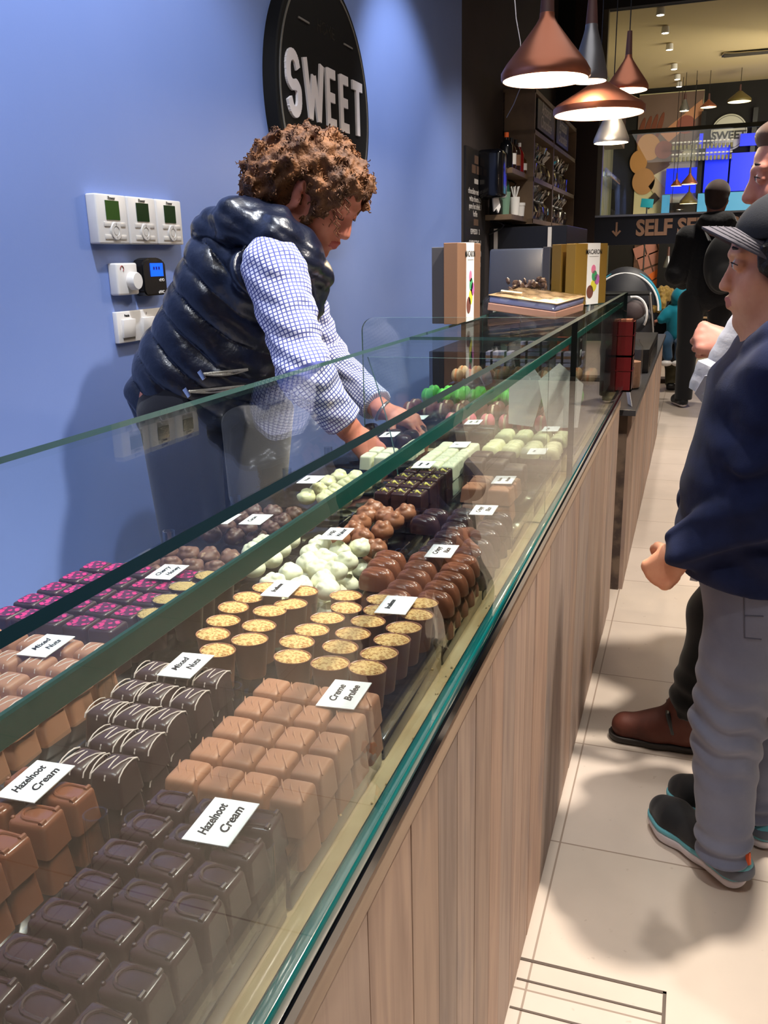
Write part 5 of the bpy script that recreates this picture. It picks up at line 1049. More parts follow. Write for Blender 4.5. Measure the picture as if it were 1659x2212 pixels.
def hand(sd, W, M, s=1., curl=(40, 45, 30), thumb=(25, 20), spread=4, mirror=1, k=.006, palm=1.):
    W = np.array(W, float); Y_ = mirror; T_ = lambda *p: W + M @ (np.array([p[0], p[1] * Y_, p[2]]) * s)
    sd.ell(T_(.045, 0, 0), np.array((.05, .037, .0155)) * s, M, k=.01); sd.cap(T_(.02, .014, 0), T_(.078, .026, -.001), .014 * s, .0125 * s, .01); sd.cap(T_(.02, -.012, 0), T_(.072, -.028, -.002), .014 * s, .0115 * s, .01)
    sd.cap(T_(-.03, 0, 0), T_(.02, 0, 0), .026 * s, .026 * s, .015, sq=(M[:, 2], 1.35))
    tips = []
    for i in range(4):
        y0 = .029 - .0195 * i; L = np.array((.043, .026, .021)) * (.95, 1.07, 1., .8)[i]; p = np.array([.082 - .006 * abs(i - 1.2), y0, 0.]); ang = 0; az = math.radians((1.5 - i) * spread)
        r = (.0092, .0094, .009, .0078)[i]
        sd.ell(T_(*(p + [0, 0, .003])), np.array((.011, .0095, .009)) * s, M, k=.006)
        for j in range(3):
            ang += math.radians(curl[j] * (1 + .06 * i)); d = np.array([math.cos(ang) * math.cos(az), math.cos(ang) * math.sin(az), -math.sin(ang)]); q = p + d * L[j]
            sd.cap(T_(*p), T_(*q), r * s, r * .93 * s, .0022 if j else .005); p = q; r *= .93
        tips.append(T_(*p))
    p = np.array([.022, .026, -.006]); a = math.radians(48); dn = math.radians(thumb[0]); r = .0125
    for j, L in enumerate((.04, .032, .024)):
        d = np.array([math.cos(a) * math.cos(dn), math.sin(a) * math.cos(dn), -math.sin(dn)]); q = p + d * L; sd.cap(T_(*p), T_(*q), r * s, r * .9 * s, .008 if j == 0 else .004); p = q; r *= .88; a -= math.radians(thumb[1]); dn += math.radians(8)
    return tips
def skin(name, col, lips):
    return [mat(name, rgb(*col), .5, 0, .35, sss=.12, noise=(40, rgb(col[0] - 12, col[1] - 16, col[2] - 14), .45, .8), bump=(260, .15, .0008)), mat(name + '_lips', rgb(*lips), .45, 0, .4)]
def fabric(name, col, rough=.85, noise=None, bump=(400, .3, .001), sheen=.2): return mat(name, rgb(*col), rough, 0, .2, noise=noise, bump=bump, sheen=sheen)
A3 = lambda px, py, Y: np.array(at(px, py, Y))
# ================================================================ THE SALESWOMAN
WY = 1.85
PW = thing('person', 'person with curly brown hair, navy quilted vest and checked shirt, leaning over the counter', 'person', (-1.12, WY, 0)); PW_loc = Vector(PW.location)
def off(o, T): o.location = Vector(o.location) - Vector(T.location); return o
hO = A3(680, 428, WY + .01); hM = RX(rotm((1, -.10, 0), (0, 0, 1)), 'y', 36); hs = .96
sk = skin('fair_skin', (206, 132, 112), (170, 74, 70))
neckb = A3(612, 520, WY); chest = A3(540, 650, WY); pelv = A3(420, 860, WY); shR, shL = A3(590, 575, 1.70), A3(612, 560, 2.0)
elR, elL = A3(660, 805, 1.64), A3(700, 770, 2.06); wrR, wrL = A3(752, 925, 1.69), A3(822, 884, 1.96)
sd = SD((-1.45, 1.45, -.02), (-.5, 2.25, 1.62), .0045)
head(sd, hO, hM, hs, nose=.7)
sd.cap(hO + hM @ np.array([-.03, 0, -.03]), neckb, .055, .06, .02); sd.cap(neckb, chest, .075, .095, .03); sd.cap(chest, pelv, .095, .095, .03)
for sh, el, wr in ((shR, elR, wrR), (shL, elL, wrL)): sd.cap(neckb, sh, .05, .05, .03); sd.chain([sh, el, wr], [.045, .036, .026], .02)
for y, fx in ((-.09, -1.13), (.09, -1.05)): sd.chain([pelv + [0, y, 0], np.array([fx + .01, WY + y, .47]), np.array([fx, WY + y, .09])], [.085, .055, .04], .02); sd.cap([fx, WY + y, .05], [fx + .14, WY + y, .035], .035, .03, .02)
mR = rotm((wrR - elR) + np.array([.05, .0, -.02]), (.2, -.6, .9)); mL = rotm(np.array([.9, -.1, -.25]), (.25, -.1, .95))
hand(sd, wrR + mR[:, 0] * .015, mR, .9, (35, 30, 20), (30, 15), mirror=1); hand(sd, wrL + mL[:, 0] * .02, mL, .9, (30, 30, 22), (30, 12), mirror=-1)
B_ = off(sd_mesh(sd, 'body', sk, PW, 2, lipmat(hO, hM, hs)), PW)
eyes(hO, hM, hs, PW, lid=.009)
for o in PW.children:
    if o.name.startswith('eyelash'): o.location = -PW_loc
# eyelids closed downwards are part of the face; earrings
for dz in (-.036, -.050): off(MB().ball(Vector(hO + hM @ (np.array([-.002, -.083, dz]) * hs)), .0035, 2).build('earring', M_CHROME, PW), PW)
# curly hair
M_HAIR = mat('curly_brown_hair', rgb(124, 82, 50), .65, 0, .3, noise=(26, rgb(76, 50, 34), .4, .66), bump=(95, .9, .008))
hp = lambda *p: hO + hM @ (np.array(p) * hs)
sd = SD((-1.25, 1.6, 1.2), (-.55, 2.1, 1.62), .0045)
def curl_(P, t): return (.011 * nz(P, 95, 3) + .008 * nz(P, 170, 7)).astype(np.float32)
sd.ell(hp(-.025, 0, .062), (.098, .09, .076), hM, .03, dis=curl_); sd.ell(A3(620, 380, WY), (.084, .1, .085), None, .03, dis=curl_); sd.ell(A3(585, 412, WY), (.048, .088, .052), None, .03, dis=curl_)
sd.ell(A3(648, 362, WY), (.062, .085, .066), None, .03, dis=curl_); sd.ell(hp(.055, 0, .082), (.048, .068, .034), hM, .02, dis=curl_)
for y in (-1, 1): sd.ell(hp(.052, y * .064, .048), (.036, .018, .05), hM, .015, dis=curl_); sd.ell(hp(.045, y * .066, .0), (.014, .01, .035), hM, .01, dis=curl_)
sd.ell(hp(.122, 0, -.01), (.06, .062, .062), hM, .01, sub=True); sd.ell(hp(-.003, -.09, -.004), (.03, .024, .045), hM, .01, sub=True)
H_ = off(sd_mesh(sd, 'hair', M_HAIR, PW, 1), PW)
rnd = random.Random(31); b = MB(); ME_ = H_.data; nv = len(ME_.vertices)
for i in range(420):
    v = ME_.vertices[rnd.randrange(nv)]; p = v.co; n_ = v.normal; a_ = n_.orthogonal().normalized(); a_.rotate(Matrix.Rotation(rnd.random() * 6.28, 3, n_)); c_ = n_.cross(a_); L = rnd.uniform(.012, .026); R_ = rnd.uniform(.0025, .0045)
    b.tube([p + a_ * (L * (q / 12 - .5)) + n_ * (.001 + R_ * math.cos(q * 1.1)) + c_ * (R_ * math.sin(q * 1.1)) for q in range(13)], rnd.uniform(.0009, .0018), 4, False)
for i in range(26):
    p = Vector(hp(.05 + rnd.uniform(-.02, .05), rnd.uniform(-.075, -.03), rnd.uniform(.0, .07))); d = Vector(hM @ np.array([.6, -.1, -.6])); R_ = .004
    b.tube([p + d * (q * .004) + Vector((R_ * math.cos(q), R_ * math.sin(q) * .6 - .003, 0)) for q in range(rnd.randrange(8, 14))], .0008, 4, False)
tag(off(b.build('hair_curls', M_HAIR, H_), PW), kind='stuff'); bpy.data.objects['hair_curls'].location = (0, 0, 0)
# checked shirt sleeves
def check_mat():
    m = mat('checked_shirt', rgb(232, 232, 246), .75, 0, .2); nt = m.node_tree; n = nt.nodes; uv = n.new('ShaderNodeUVMap'); b_ = n['Principled BSDF']; sx_ = n.new('ShaderNodeSeparateXYZ'); nt.links.new(uv.outputs[0], sx_.inputs[0]); outs = []
    for i in range(2):
        a = n.new('ShaderNodeMath'); a.operation = 'FRACT'; nt.links.new(sx_.outputs[i], a.inputs[0]); c = n.new('ShaderNodeMath'); c.operation = 'LESS_THAN'; c.inputs[1].default_value = .3; nt.links.new(a.outputs[0], c.inputs[0]); outs.append(c.outputs[0])
    ad = n.new('ShaderNodeMath'); ad.operation = 'ADD'; ad.use_clamp = True; nt.links.new(outs[0], ad.inputs[0]); nt.links.new(outs[1], ad.inputs[1])
    mx = n.new('ShaderNodeMix'); mx.data_type = 'RGBA'; mx.inputs[6].default_value = rgb(226, 228, 248); mx.inputs[7].default_value = rgb(84, 92, 156); nt.links.new(ad.outputs[0], mx.inputs[0]); nt.links.new(mx.outputs[2], b_.inputs['Base Color'])
    t = n.new('ShaderNodeTexNoise'); t.inputs['Scale'].default_value = 22; tc = n.new('ShaderNodeTexCoord'); nt.links.new(tc.outputs['Object'], t.inputs[0]); bp = n.new('ShaderNodeBump'); bp.inputs['Strength'].default_value = .5; bp.inputs['Distance'].default_value = .01; nt.links.new(t.outputs[0], bp.inputs['Height']); nt.links.new(bp.outputs[0], b_.inputs['Normal'])
    return m
M_CHK = check_mat()
def armuv(sh, el, wr, pitch=.0082):
    segs = [(sh, el), (el, wr)]; L0 = np.linalg.norm(el - sh)
    def f(V):
        best = None
        for i, (a, b_) in enumerate(segs):
            ab = b_ - a; t = np.clip((V - a) @ ab / (ab @ ab), -.3 if i == 0 else 0, 1 if i == 0 else 1.4); v = V - a - t[:, None] * ab; d = np.linalg.norm(v, axis=1)
            ax = ab / np.linalg.norm(ab); e1 = np.cross(ax, [0, 1, 0]); e1 /= np.linalg.norm(e1); e2 = np.cross(ax, e1); u = (L0 if i else 0) + t * np.linalg.norm(ab); w_ = np.arctan2(v @ e2, v @ e1) * .052
            cur = np.stack([u, w_, d], 1); best = cur if best is None else np.where((cur[:, 2:] < best[:, 2:]), cur, best)
        return best[:, :2] / pitch
    return f
for (sh, el, wr, yy) in ((shR, elR, wrR, 'r'), (shL, elL, wrL, 'l')):
    sd = SD(np.minimum(np.minimum(sh, el), wr) - .13, np.maximum(np.maximum(sh, el), wr) + .13, .004)
    fold = lambda P, t: (.0035 * np.sin(P[..., 2] * 150 + P[..., 0] * 60 + 2 * np.sin(P[..., 1] * 60)) * (.3 + .7 * np.clip(t, 0, 1)) + .003 * nz(P, 60, 2)).astype(np.float32)
    d = (wr - el) / np.linalg.norm(wr - el); cuff = wr - d * .015
    sd.cap(sh, el, .068, .052, .03, dis=fold); sd.cap(el, cuff, .053, .040, .03, dis=fold); sd.cap(cuff - d * .05, cuff, .042, .041, .006)
    sd.cut(cuff, d); o = off(sd_mesh(sd, 'shirt_sleeve', M_CHK, PW, 2, uvfn=armuv(sh, el, wr)), PW)
    if yy == 'l': off(MB().tube([Vector(wr + d * .008 + np.cross(d, [0, 1, 0]) * .027 * math.cos(q) + np.array([0, 1, 0]) * .03 * math.sin(q)) for q in [6.283 * i / 20 for i in range(21)]], .004, 8, False).build('bracelet', M_STEEL, PW), PW)
# shirt tail seen under the open front of the vest
# quilted vest
M_VEST = mat('navy_quilted_nylon', rgb(16, 22, 40), .3, 0, .6, coat=.1, bump=(60, .28, .006))
axis = (neckb - pelv); axL = np.linalg.norm(axis); ax = axis / axL; perp = np.cross([0, 1, 0], ax)
def quilt(P, t):
    u = (P - pelv) @ ax; w_ = (P - pelv) @ np.array([0, 1., 0]); v = (P - pelv) @ perp
    zig = .022 * np.abs(((v * 7 + w_ * 3) % 2) - 1); ph = ((u + zig) / .062) % 1
    return (-.011 * (np.sin(np.pi * ph) ** .4) + .004 + .0016 * nz(P, 55, 5)).astype(np.float32)
def vest_sd(h=.0042):
    sd = SD((-1.42, 1.48, .72), (-.62, 2.25, 1.50), h); sq = (np.array([0, 1., 0]), .78)
    back = A3(400, 850, WY); sd.cap(A3(515, 595, WY), A3(425, 800, WY), .118, .122, .04, dis=quilt, sq=sq); sd.cap(A3(575, 600, WY), A3(545, 790, WY), .086, .09, .05, dis=quilt, sq=sq)
    sd.cap(A3(425, 800, WY), A3(405, 870, WY), .122, .115, .04, dis=quilt, sq=sq); sd.cap(A3(500, 800, WY), A3(520, 870, WY), .1, .085, .05, dis=quilt, sq=sq)
    sd.ell(A3(352, 832, WY), (.058, .13, .036), rotm((1, 0, .5), (0, 0, 1)), .03, dis=quilt)   # flared back hem
    for sh in (shR, shL): sd.cap(neckb + [-.03, 0, -.03], sh + [-.035, 0, -.01], .07, .055, .04, dis=quilt)
    sub = lambda a, b, r: sd.cap(a, b, r, r, .012, sub=True)
    for sh, el in ((shR, elR), (shL, elL)): o_ = np.array([0, -.045 if sh[1] < WY else .045, 0]); sub(sh + o_ + [0, 0, .02], el + o_ * 1.5, .064)
    return sd
sd = vest_sd()
sd.cut(A3(450, 905, WY), (.25, 0, -1)); V_ = off(sd_mesh(sd, 'quilted_vest', M_VEST, PW, 1), PW)
# collar and hood roll
sd = SD((-1.25, 1.6, 1.1), (-.6, 2.15, 1.48), .0042); ridge = lambda P, t: (-.005 * np.abs(np.sin((P[..., 0] * .7 + P[..., 2] + P[..., 1] * .25) * 62)) + .003 * nz(P, 80, 1)).astype(np.float32)
for y in (-1, 1):
    sd.chain([A3(455, 500, WY + y * .05), A3(515, 480, WY + y * .12), A3(600, 515, WY + y * .135), A3(655, 560, WY + y * .10), A3(690, 600, WY + y * .05)], [.03, .048, .04, .034, .022], .02, dis=ridge)
    sd.chain([A3(540, 445, WY + y * .06), A3(600, 475, WY + y * .095), A3(650, 520, WY + y * .085), A3(688, 575, WY + y * .05)], [.018, .024, .026, .02], .02, dis=ridge)
sd.ell(A3(500, 490, WY), (.075, .11, .042), rotm((1, 0, .25), (0, 0, 1)), .03, dis=ridge); sd.cap(A3(540, 445, WY - .06), A3(540, 445, WY + .06), .022, .022, .02); sd.ell(A3(560, 500, WY), (.07, .1, .04), None, .03, dis=ridge)
sd.chain([A3(690, 600, WY - .04), A3(672, 660, WY - .05), A3(655, 760, WY - .06)], [.026, .02, .014], .02, dis=ridge); sd.chain([A3(690, 600, WY + .04), A3(676, 660, WY + .06), A3(660, 780, WY + .08)], [.026, .02, .014], .02, dis=ridge)
sd.ell(hp(.03, 0, -.03), (.075, .062, .09), hM, .01, sub=True)
off(sd_mesh(sd, 'vest_collar', M_VEST, PW, 1), PW)
for (px, py) in ((684, 580), (668, 612)): p = A3(px, py, WY - .085); off(MB().ball(Vector(p), .0065, 2, sc=(1, .5, 1)).build('snap_button', M_STEEL, PW), PW)
M_ZIP = mat('zip_metal', rgb(190, 180, 160), .35, .4, bump=(500, 1., .003))
# zips: traced on the near flank of the vest
def flank(px, py):
    dr = Vector(ray(px, py)).normalized(); hit, loc_, nn, _ = V_.ray_cast(Vector((0, 0, HC)), dr); return (loc_ - dr * .004) if hit else at(px, py, WY - .13)
for (x0, y0, x1_, y1_) in ((440, 808, 536, 798), (408, 846, 528, 834)):
    for dy in (0, 6): off(MB().tube([flank(x0 + (x1_ - x0) * i / 14, y0 + (y1_ - y0) * i / 14 + dy * math.sin(math.pi * i / 14)) for i in range(15)], .0032, 6).build('zip', M_ZIP, PW), PW)
    p = flank(x0 - 4, y0 + 2); off(MB().box(p, (.012, .003, .022), r=Euler((0, -.6, 0)).to_matrix(), bev=.001).build('zip_pull', M_CHROME, PW), PW)
# trousers, apron and shoes
sd = SD((-1.42, 1.6, .05), (-.85, 2.1, 1.02), .006)
for y, fx in ((-.09, -1.13), (.09, -1.05)): sd.chain([pelv + [0.01, y, -.02], np.array([fx + .01, WY + y, .47]), np.array([fx, WY + y, .1])], [.095, .075, .058], .03)
sd.cap(pelv + [.02, -.06, -.0], pelv + [.02, .06, -.0], .1, .1, .04); off(sd_mesh(sd, 'trousers', fabric('dark_trousers', (24, 25, 34)), PW, 1), PW)
for y, fx in ((-.09, -1.13), (.09, -1.05)):
    sd = SD((fx - .09, WY + y - .08, -.01), (fx + .2, WY + y + .08, .16), .005); sd.cap((fx - .02, WY + y, .05), (fx + .13, WY + y, .035), .046, .038, .03); sd.cap((fx, WY + y, .06), (fx, WY + y, .12), .045, .045, .02); sd.cut((0, 0, .001), (0, 0, -1)); off(sd_mesh(sd, 'shoe', M_BLK, PW, 1), PW)
sd = SD((-1.1, 1.6, .5), (-.75, 2.1, 1.1), .006); sd.cap(A3(560, 900, WY), A3(560, 1050, WY), .06, .05, .03, sq=(np.array([0, 1., 0]), .4)); off(sd_mesh(sd, 'apron', fabric('khaki_apron', (74, 74, 78)), PW, 1), PW)
# ================================================================ THE BOY
BY = 1.68
PB = thing('person', 'boy in grey cap, navy hoodie and grey jeans standing at the right edge, looking left', 'person', (.13, BY, 0))
sk2 = skin('tan_skin', (224, 160, 128), (200, 118, 102))
bO = A3(1702, 578, 1.70); bM = RX(rotm((-1, -.03, 0), (0, 0, 1)), 'y', 4); bs = .94
nb = A3(1712, 700, BY); ch = np.array([.135, BY, .93]); pv = np.array([.15, BY, .70])
shL_, shR_ = np.array([.155, 1.555, 1.055]), np.array([.155, 1.82, 1.055]); el_ = A3(1640, 1100, 1.53); wr_ = A3(1478, 1190, 1.56); elr = np.array([.15, 1.9, .83]); wrr = np.array([.03, 1.86, .75])
sd = SD((-.08, 1.42, .0), (.36, 2.0, 1.42), .004)
head(sd, bO, bM, bs, jaw=1.05, nose=.55); sd.ell(bO + bM @ np.array([.045, .03, -.05]) * bs, (.04, .035, .04), bM, .02)
sd.cap(bO + bM @ np.array([-.025, 0, -.03]), nb, .048, .05, .02); sd.cap(nb, ch, .07, .09, .03); sd.cap(ch, pv, .09, .1, .03)
for a, e, w_ in ((shL_, el_, wr_), (shR_, elr, wrr)): sd.cap(nb, a, .04, .035, .03); sd.chain([a, e, w_], [.034, .028, .02], .02)
anL, anR = A3(1562, 1830, 1.63), np.array([.2, 1.80, .09]); knL, knR = A3(1570, 1560, 1.63), np.array([.2, 1.78, .38])
for kn, an, y in ((knL, anL, -.06), (knR, anR, .07)): sd.chain([pv + [0, y, -.03], kn, an], [.065, .042, .03], .02)
hm = rotm(wr_ - el_ + np.array([-.03, 0, -.075]), (-.35, -.9, .2)); hand(sd, wr_ + hm[:, 0] * .008, hm, .86, (62, 72, 45), (40, 28), mirror=-1)
off(sd_mesh(sd, 'body', sk2, PB, 2, lipmat(bO, bM, bs)), PB)
k0 = set(PB.children); eyes(bO, bM, bs, PB, (26, 18, 16))
for o in PB.children:
    if o not in k0: o.location = -Vector(PB.location)
# hoodie
M_HOOD = fabric('navy_fleece', (28, 37, 72), .95, noise=(30, rgb(22, 30, 62), .4, .7), sheen=.05)
sd = SD((-.1, 1.40, .58), (.42, 2.02, 1.22), .0045)
fo = lambda P, t: (.009 * nz(P, 22, 3) + .005 * np.sin(P[..., 2] * 70 + P[..., 0] * 40) * nz(P, 12, 1)).astype(np.float32); sqy = (np.array([0, 1., 0]), .72)
sd.cap((.15, BY, 1.0), (.135, BY, .86), .118, .118, .05, dis=fo, sq=sqy); sd.cap((.135, BY, .86), (.14, BY, .70), .118, .124, .05, dis=fo, sq=sqy); sd.cap((.095, BY - .01, .83), (.085, BY - .01, .72), .075, .078, .05, dis=fo, sq=sqy)
for a in (shL_, shR_): sd.cap(nb + [.01, 0, -.02], a, .062, .062, .04, dis=fo)
foA = lambda P, t: (.009 * np.sin(P[..., 2] * 95 - P[..., 0] * 70 + 2 * np.sin(P[..., 1] * 40)) * np.clip(t * 1.5, .1, 1) * .7 + .004 * nz(P, 30, 3)).astype(np.float32)
sd.cap(shL_, el_, .066, .058, .012, dis=foA); sd.cap(el_, wr_ + [.005, 0, .006], .058, .041, .010, dis=foA); sd.cap(shR_, elr, .066, .055, .03, dis=fo); sd.cap(elr, wrr, .055, .04, .03, dis=fo)
df = (wr_ - el_) / np.linalg.norm(wr_ - el_); sd.cap(wr_ - df * .035, wr_ - df * .004, .038, .034, .008)
sd.cap((.14, BY, .69), (.14, BY, .665), .118, .113, .015, sq=sqy)
for y in (-1, 1): sd.chain([A3(1632, 748, BY + y * .07), A3(1680, 725, BY + y * .095), A3(1760, 740, BY + y * .08)], [.022, .026, .035], .02, dis=fo)
sd.ell((.27, BY, 1.06), (.06, .11, .07), None, .04, dis=fo)
sd.ell(np.array(nb) + [-.005, 0, .03], (.055, .055, .05), None, .008, sub=True); sd.cut((0, 0, .682), (-.06, 0, -1))
HD = off(sd_mesh(sd, 'hoodie', M_HOOD, PB, 2), PB)
p = at(1500, 1246, 1.60); off(MB().box(p, (.014, .003, .016), r=Euler((0, .1, .0)).to_matrix()).build('hem_label', mat('pale_label', rgb(196, 200, 214), .6), PB, False), PB)
# jeans
M_JEAN = fabric('grey_jeans', (122, 128, 150), .85, noise=(7, rgb(96, 102, 126), .35, .7))
sd = SD((-.02, 1.45, .05), (.4, 2.0, .76), .0045)
wr1 = lambda P, t: (.0055 * np.sin(P[..., 2] * 120 + P[..., 0] * 50 + 1.5 * np.sin(P[..., 0] * 50 + P[..., 1] * 30)) * np.exp(-((P[..., 2] - .38) / .11) ** 2) + .006 * np.sin(P[..., 2] * 150) * np.exp(-((P[..., 2] - .09) / .05) ** 2) + .003 * nz(P, 25, 4)).astype(np.float32)
sd.cap(pv + [-.005, 0, .0], pv + [0.01, 0, -.05], .112, .11, .03, sq=sqy)
for kn, an, y in ((knL, anL, -.055), (knR, anR, .065)):
    sd.chain([pv + [.0, y, -.05], kn, an + [0, 0, .005]], [.092, .067, .052], .02, dis=wr1)
sd.cut((0, 0, .068), (0, 0, -1)); J = off(sd_mesh(sd, 'jeans', M_JEAN, PB, 2), PB)
def onmesh(o, T, px, py, push=.002):
    dr = Vector(ray(px, py)).normalized(); hit, l_, n_, _ = o.ray_cast(Vector((0, 0, HC)), dr); return (l_ - dr * push) if hit else None
def seam(o, T, pts, r, m, nm):
    q = []
    for a, c in zip(pts, pts[1:]):
        for k in range(8): v = onmesh(o, T, a[0] + (c[0] - a[0]) * k / 8, a[1] + (c[1] - a[1]) * k / 8, .0005); q += [v] if v else []
    if len(q) > 2: off(MB().tube(q, r, 5).build(nm, m, T), T)
M_SEAM = mat('jean_seam', rgb(78, 80, 98), .8)
for pts in ([(1606, 1272), (1608, 1378), (1650, 1382)], [(1606, 1272), (1656, 1274)], [(1609, 1330), (1655, 1332)]): seam(J, PB, pts, .0013, M_SEAM, 'pocket_seam')
# trainers
M_MESH = fabric('black_mesh', (22, 23, 28), .7, bump=(900, .6, .001)); M_SOLE = mat('white_sole', rgb(214, 208, 218), .6); M_TEAL = mat('teal_trim', rgb(96, 168, 184), .55); M_ORG = mat('orange_tab', rgb(226, 96, 48), .55); M_GRS = mat('grey_heel', rgb(92, 98, 112), .6)
def trainer(toe, heel, nm, lab=None):
    toe, heel = np.array(toe, float), np.array(heel, float); d = toe - heel; L = np.linalg.norm(d); x = d / L; y = np.cross([0, 0, 1], x); P_ = lambda a, b_, c: heel + x * a * L + y * b_ + np.array([0, 0, c])
    T = bpy.data.objects.new(nm, None); C.objects.link(T); T.parent = PB; T.location = Vector(heel) - Vector(PB.location); base = Vector(PB.location) + T.location
    def fin(o): o.parent = T; o.location = -base; return o
    lo_, hi_ = np.minimum(toe, heel) - .08, np.maximum(toe, heel) + .08; hi_[2] = .16; lo_[2] = -.02
    def shape(z0, z1, r, h=.0035):
        sd = SD(lo_, hi_, h); sq = (np.array([0, 0, 1.]), .9)
        sd.chain([P_(.06, 0, z0), P_(.45, 0, z0), P_(.78, .006, z0), P_(.93, .008, z0)], [r * .78, r * .82, r * 1.05, r * .85], .02); return sd
    sd = shape(.03, 0, .040); sd.cut((0, 0, .030), (0, 0, 1)); sd.cut((0, 0, .002), (0, 0, -1)); fin(sd_mesh(sd, 'sole', M_SOLE, None, 1))
    sd = shape(.034, 0, .0405); sd.cut((0, 0, .043), (0, 0, 1)); sd.cut((0, 0, .029), (0, 0, -1)); fin(sd_mesh(sd, 'teal_midsole', M_TEAL, None, 1))
    sd = shape(.05, 0, .0375); sd.chain([P_(.1, 0, .06), P_(.2, 0, .085)], [.034, .036], .02); sd.chain([P_(.35, 0, .07), P_(.6, .004, .055)], [.034, .03], .02); sd.cut((0, 0, .04), (0, 0, -1)); fin(sd_mesh(sd, 'upper', M_MESH, None, 1))
    sd = SD(lo_, hi_, .0035); sd.chain([P_(.04, 0, .048), P_(.26, 0, .046)], [.0385, .0385], .02); sd.cut(P_(.3, 0, .045), x + np.array([0, 0, .9])); sd.cut((0, 0, .04), (0, 0, -1)); sd.cut((0, 0, .078), (0, 0, 1)); fin(sd_mesh(sd, 'teal_heel_panel', M_TEAL, None, 1))
    sd = SD(lo_, hi_, .0035); sd.chain([P_(.035, 0, .045), P_(.16, 0, .045)], [.0395, .0395], .02); sd.cut(P_(.2, 0, .045), x + np.array([0, 0, .6])); sd.cut((0, 0, .04), (0, 0, -1)); sd.cut((0, 0, .064), (0, 0, 1)); fin(sd_mesh(sd, 'grey_heel_panel', M_GRS, None, 1))
    b = MB(); p0 = P_(-.055, 0, .09); b.tube([Vector(P_(-.04, 0, .070)), Vector(P_(-.10, 0, .082)), Vector(P_(-.09, 0, .098)), Vector(P_(-.02, 0, .1))], .0045, 6, flat=2.); fin(b.build('heel_tab', M_ORG, None))
    b = MB(); q = P_(.45, .033, .085); b.tube([Vector(P_(.36, -.034, .08)), Vector(P_(.4, -.036, .072)), Vector(P_(.42, -.03, .092)), Vector(P_(.47, -.032, .085))], .0022, 6); fin(b.build('side_mark', M_ORG, None)); return T
trainer((.012, 1.80, 0), (.165, 1.625, 0), 'trainer'); trainer((.045, 1.895, 0), (.235, 1.78, 0), 'trainer')
# hair and cap
M_BHAIR = mat('black_hair', rgb(18, 15, 16), .45, 0, .5, bump=(200, .6, .004)); bh = lambda *p: bO + bM @ (np.array(p) * bs)
sd = SD((-.0, 1.5, 1.1), (.4, 1.9, 1.45), .004); strand = lambda P, t: (.004 * nz(P, 160, 4)).astype(np.float32)
sd.ell(bh(-.025, 0, .045), (.1, .08, .078), bM, .02, dis=strand); sd.ell(bh(-.055, 0, -.005), (.062, .074, .07), bM, .02, dis=strand); sd.ell(bh(.058, 0, .06), (.03, .056, .024), bM, .015, dis=strand)
for y in (-1, 1): sd.ell(bh(.022, y * .068, .022), (.034, .014, .042), bM, .01, dis=strand); sd.ell(bh(.012, y * .071, -.008), (.016, .01, .03), bM, .01, dis=strand)
sd.ell(bh(.125, 0, -.005), (.075, .08, .06), bM, .008, sub=True); off(sd_mesh(sd, 'hair', M_BHAIR, PB, 1), PB)
CAPM = RX(bM, 'y', -3); cO = bO; cp = lambda *p: cO + CAPM @ (np.array(p) * bs)
CP = thing('cap', None, None); CP.parent = PB; M_CAPG = fabric('grey_cap_cloth', (46, 48, 54), .8, sheen=0); M_CAPD = fabric('black_cap_mesh', (24, 25, 30), .8, bump=(1200, .8, .001), sheen=0); CPB = Vector(PB.location); CP.location = Vector(bO) - CPB
def fin(o): o.parent = CP; o.location = -Vector(bO); return o
sd = SD((-.0, 1.5, 1.2), (.4, 1.92, 1.46), .0035); sd.ell(cp(-.012, 0, .056), (.104, .084, .082), CAPM, .01); sd.cut(cp(0, 0, .058), CAPM @ np.array([-.12, 0, -1.])); fin(sd_mesh(sd, 'crown', [M_CAPG, M_CAPD], None, 1, lambda P: (((P - cO) @ CAPM)[:, 0] < .035).astype(int)))
b = MB(); bm = b.bm; n, k = 22, 8; top = []
def bz(u, v):   # u -1..1 across, v 0..1 outwards
    a = u * 1.45; x = .076 + (max(math.cos(a), 0) ** .7 * .078) * v - (1 - math.cos(a)) * .060; y = math.sin(a) * .078 * (1 + .02 * v); z = .070 + .016 * v - (.046 + .016 * v) * (abs(u) ** 1.8) - .008 * v * v; return x, y, z
for dz in (.0018, -.0018): top.append([[bm.verts.new(Vector(cp(*[c + (dz if i == 2 else 0) for i, c in enumerate(bz(-1 + 2 * i_ / n, j / k))]))) for i_ in range(n + 1)] for j in range(k + 1)])
for lay in top:
    for j in range(k):
        for i_ in range(n): bm.faces.new((lay[j][i_], lay[j][i_ + 1], lay[j + 1][i_ + 1], lay[j + 1][i_]))
for i_ in range(n): bm.faces.new((top[0][k][i_], top[0][k][i_ + 1], top[1][k][i_ + 1], top[1][k][i_])); bm.faces.new((top[0][0][i_], top[0][0][i_ + 1], top[1][0][i_ + 1], top[1][0][i_]))
for j in range(k):
    for e in (0, n): bm.faces.new((top[0][j][e], top[0][j + 1][e], top[1][j + 1][e], top[1][j][e]))
M_BRIM = fabric('grey_brim', (88, 85, 93), .75, sheen=0); fin(b.build('brim', M_BRIM, None))
for v in (.2, .36, .52, .68, .84):
    for sg in (1, -1): fin(MB().tube([Vector(cp(*[c + (.0024 * sg if q == 2 else 0) for q, c in enumerate(bz(u, v))])) for u in [-.92 + .115 * i for i in range(17)]], .0006, 4).build('stitch', mat('cap_stitch', rgb(60, 58, 66), .8) if 'cap_stitch' not in bpy.data.materials else bpy.data.materials['cap_stitch'], None))
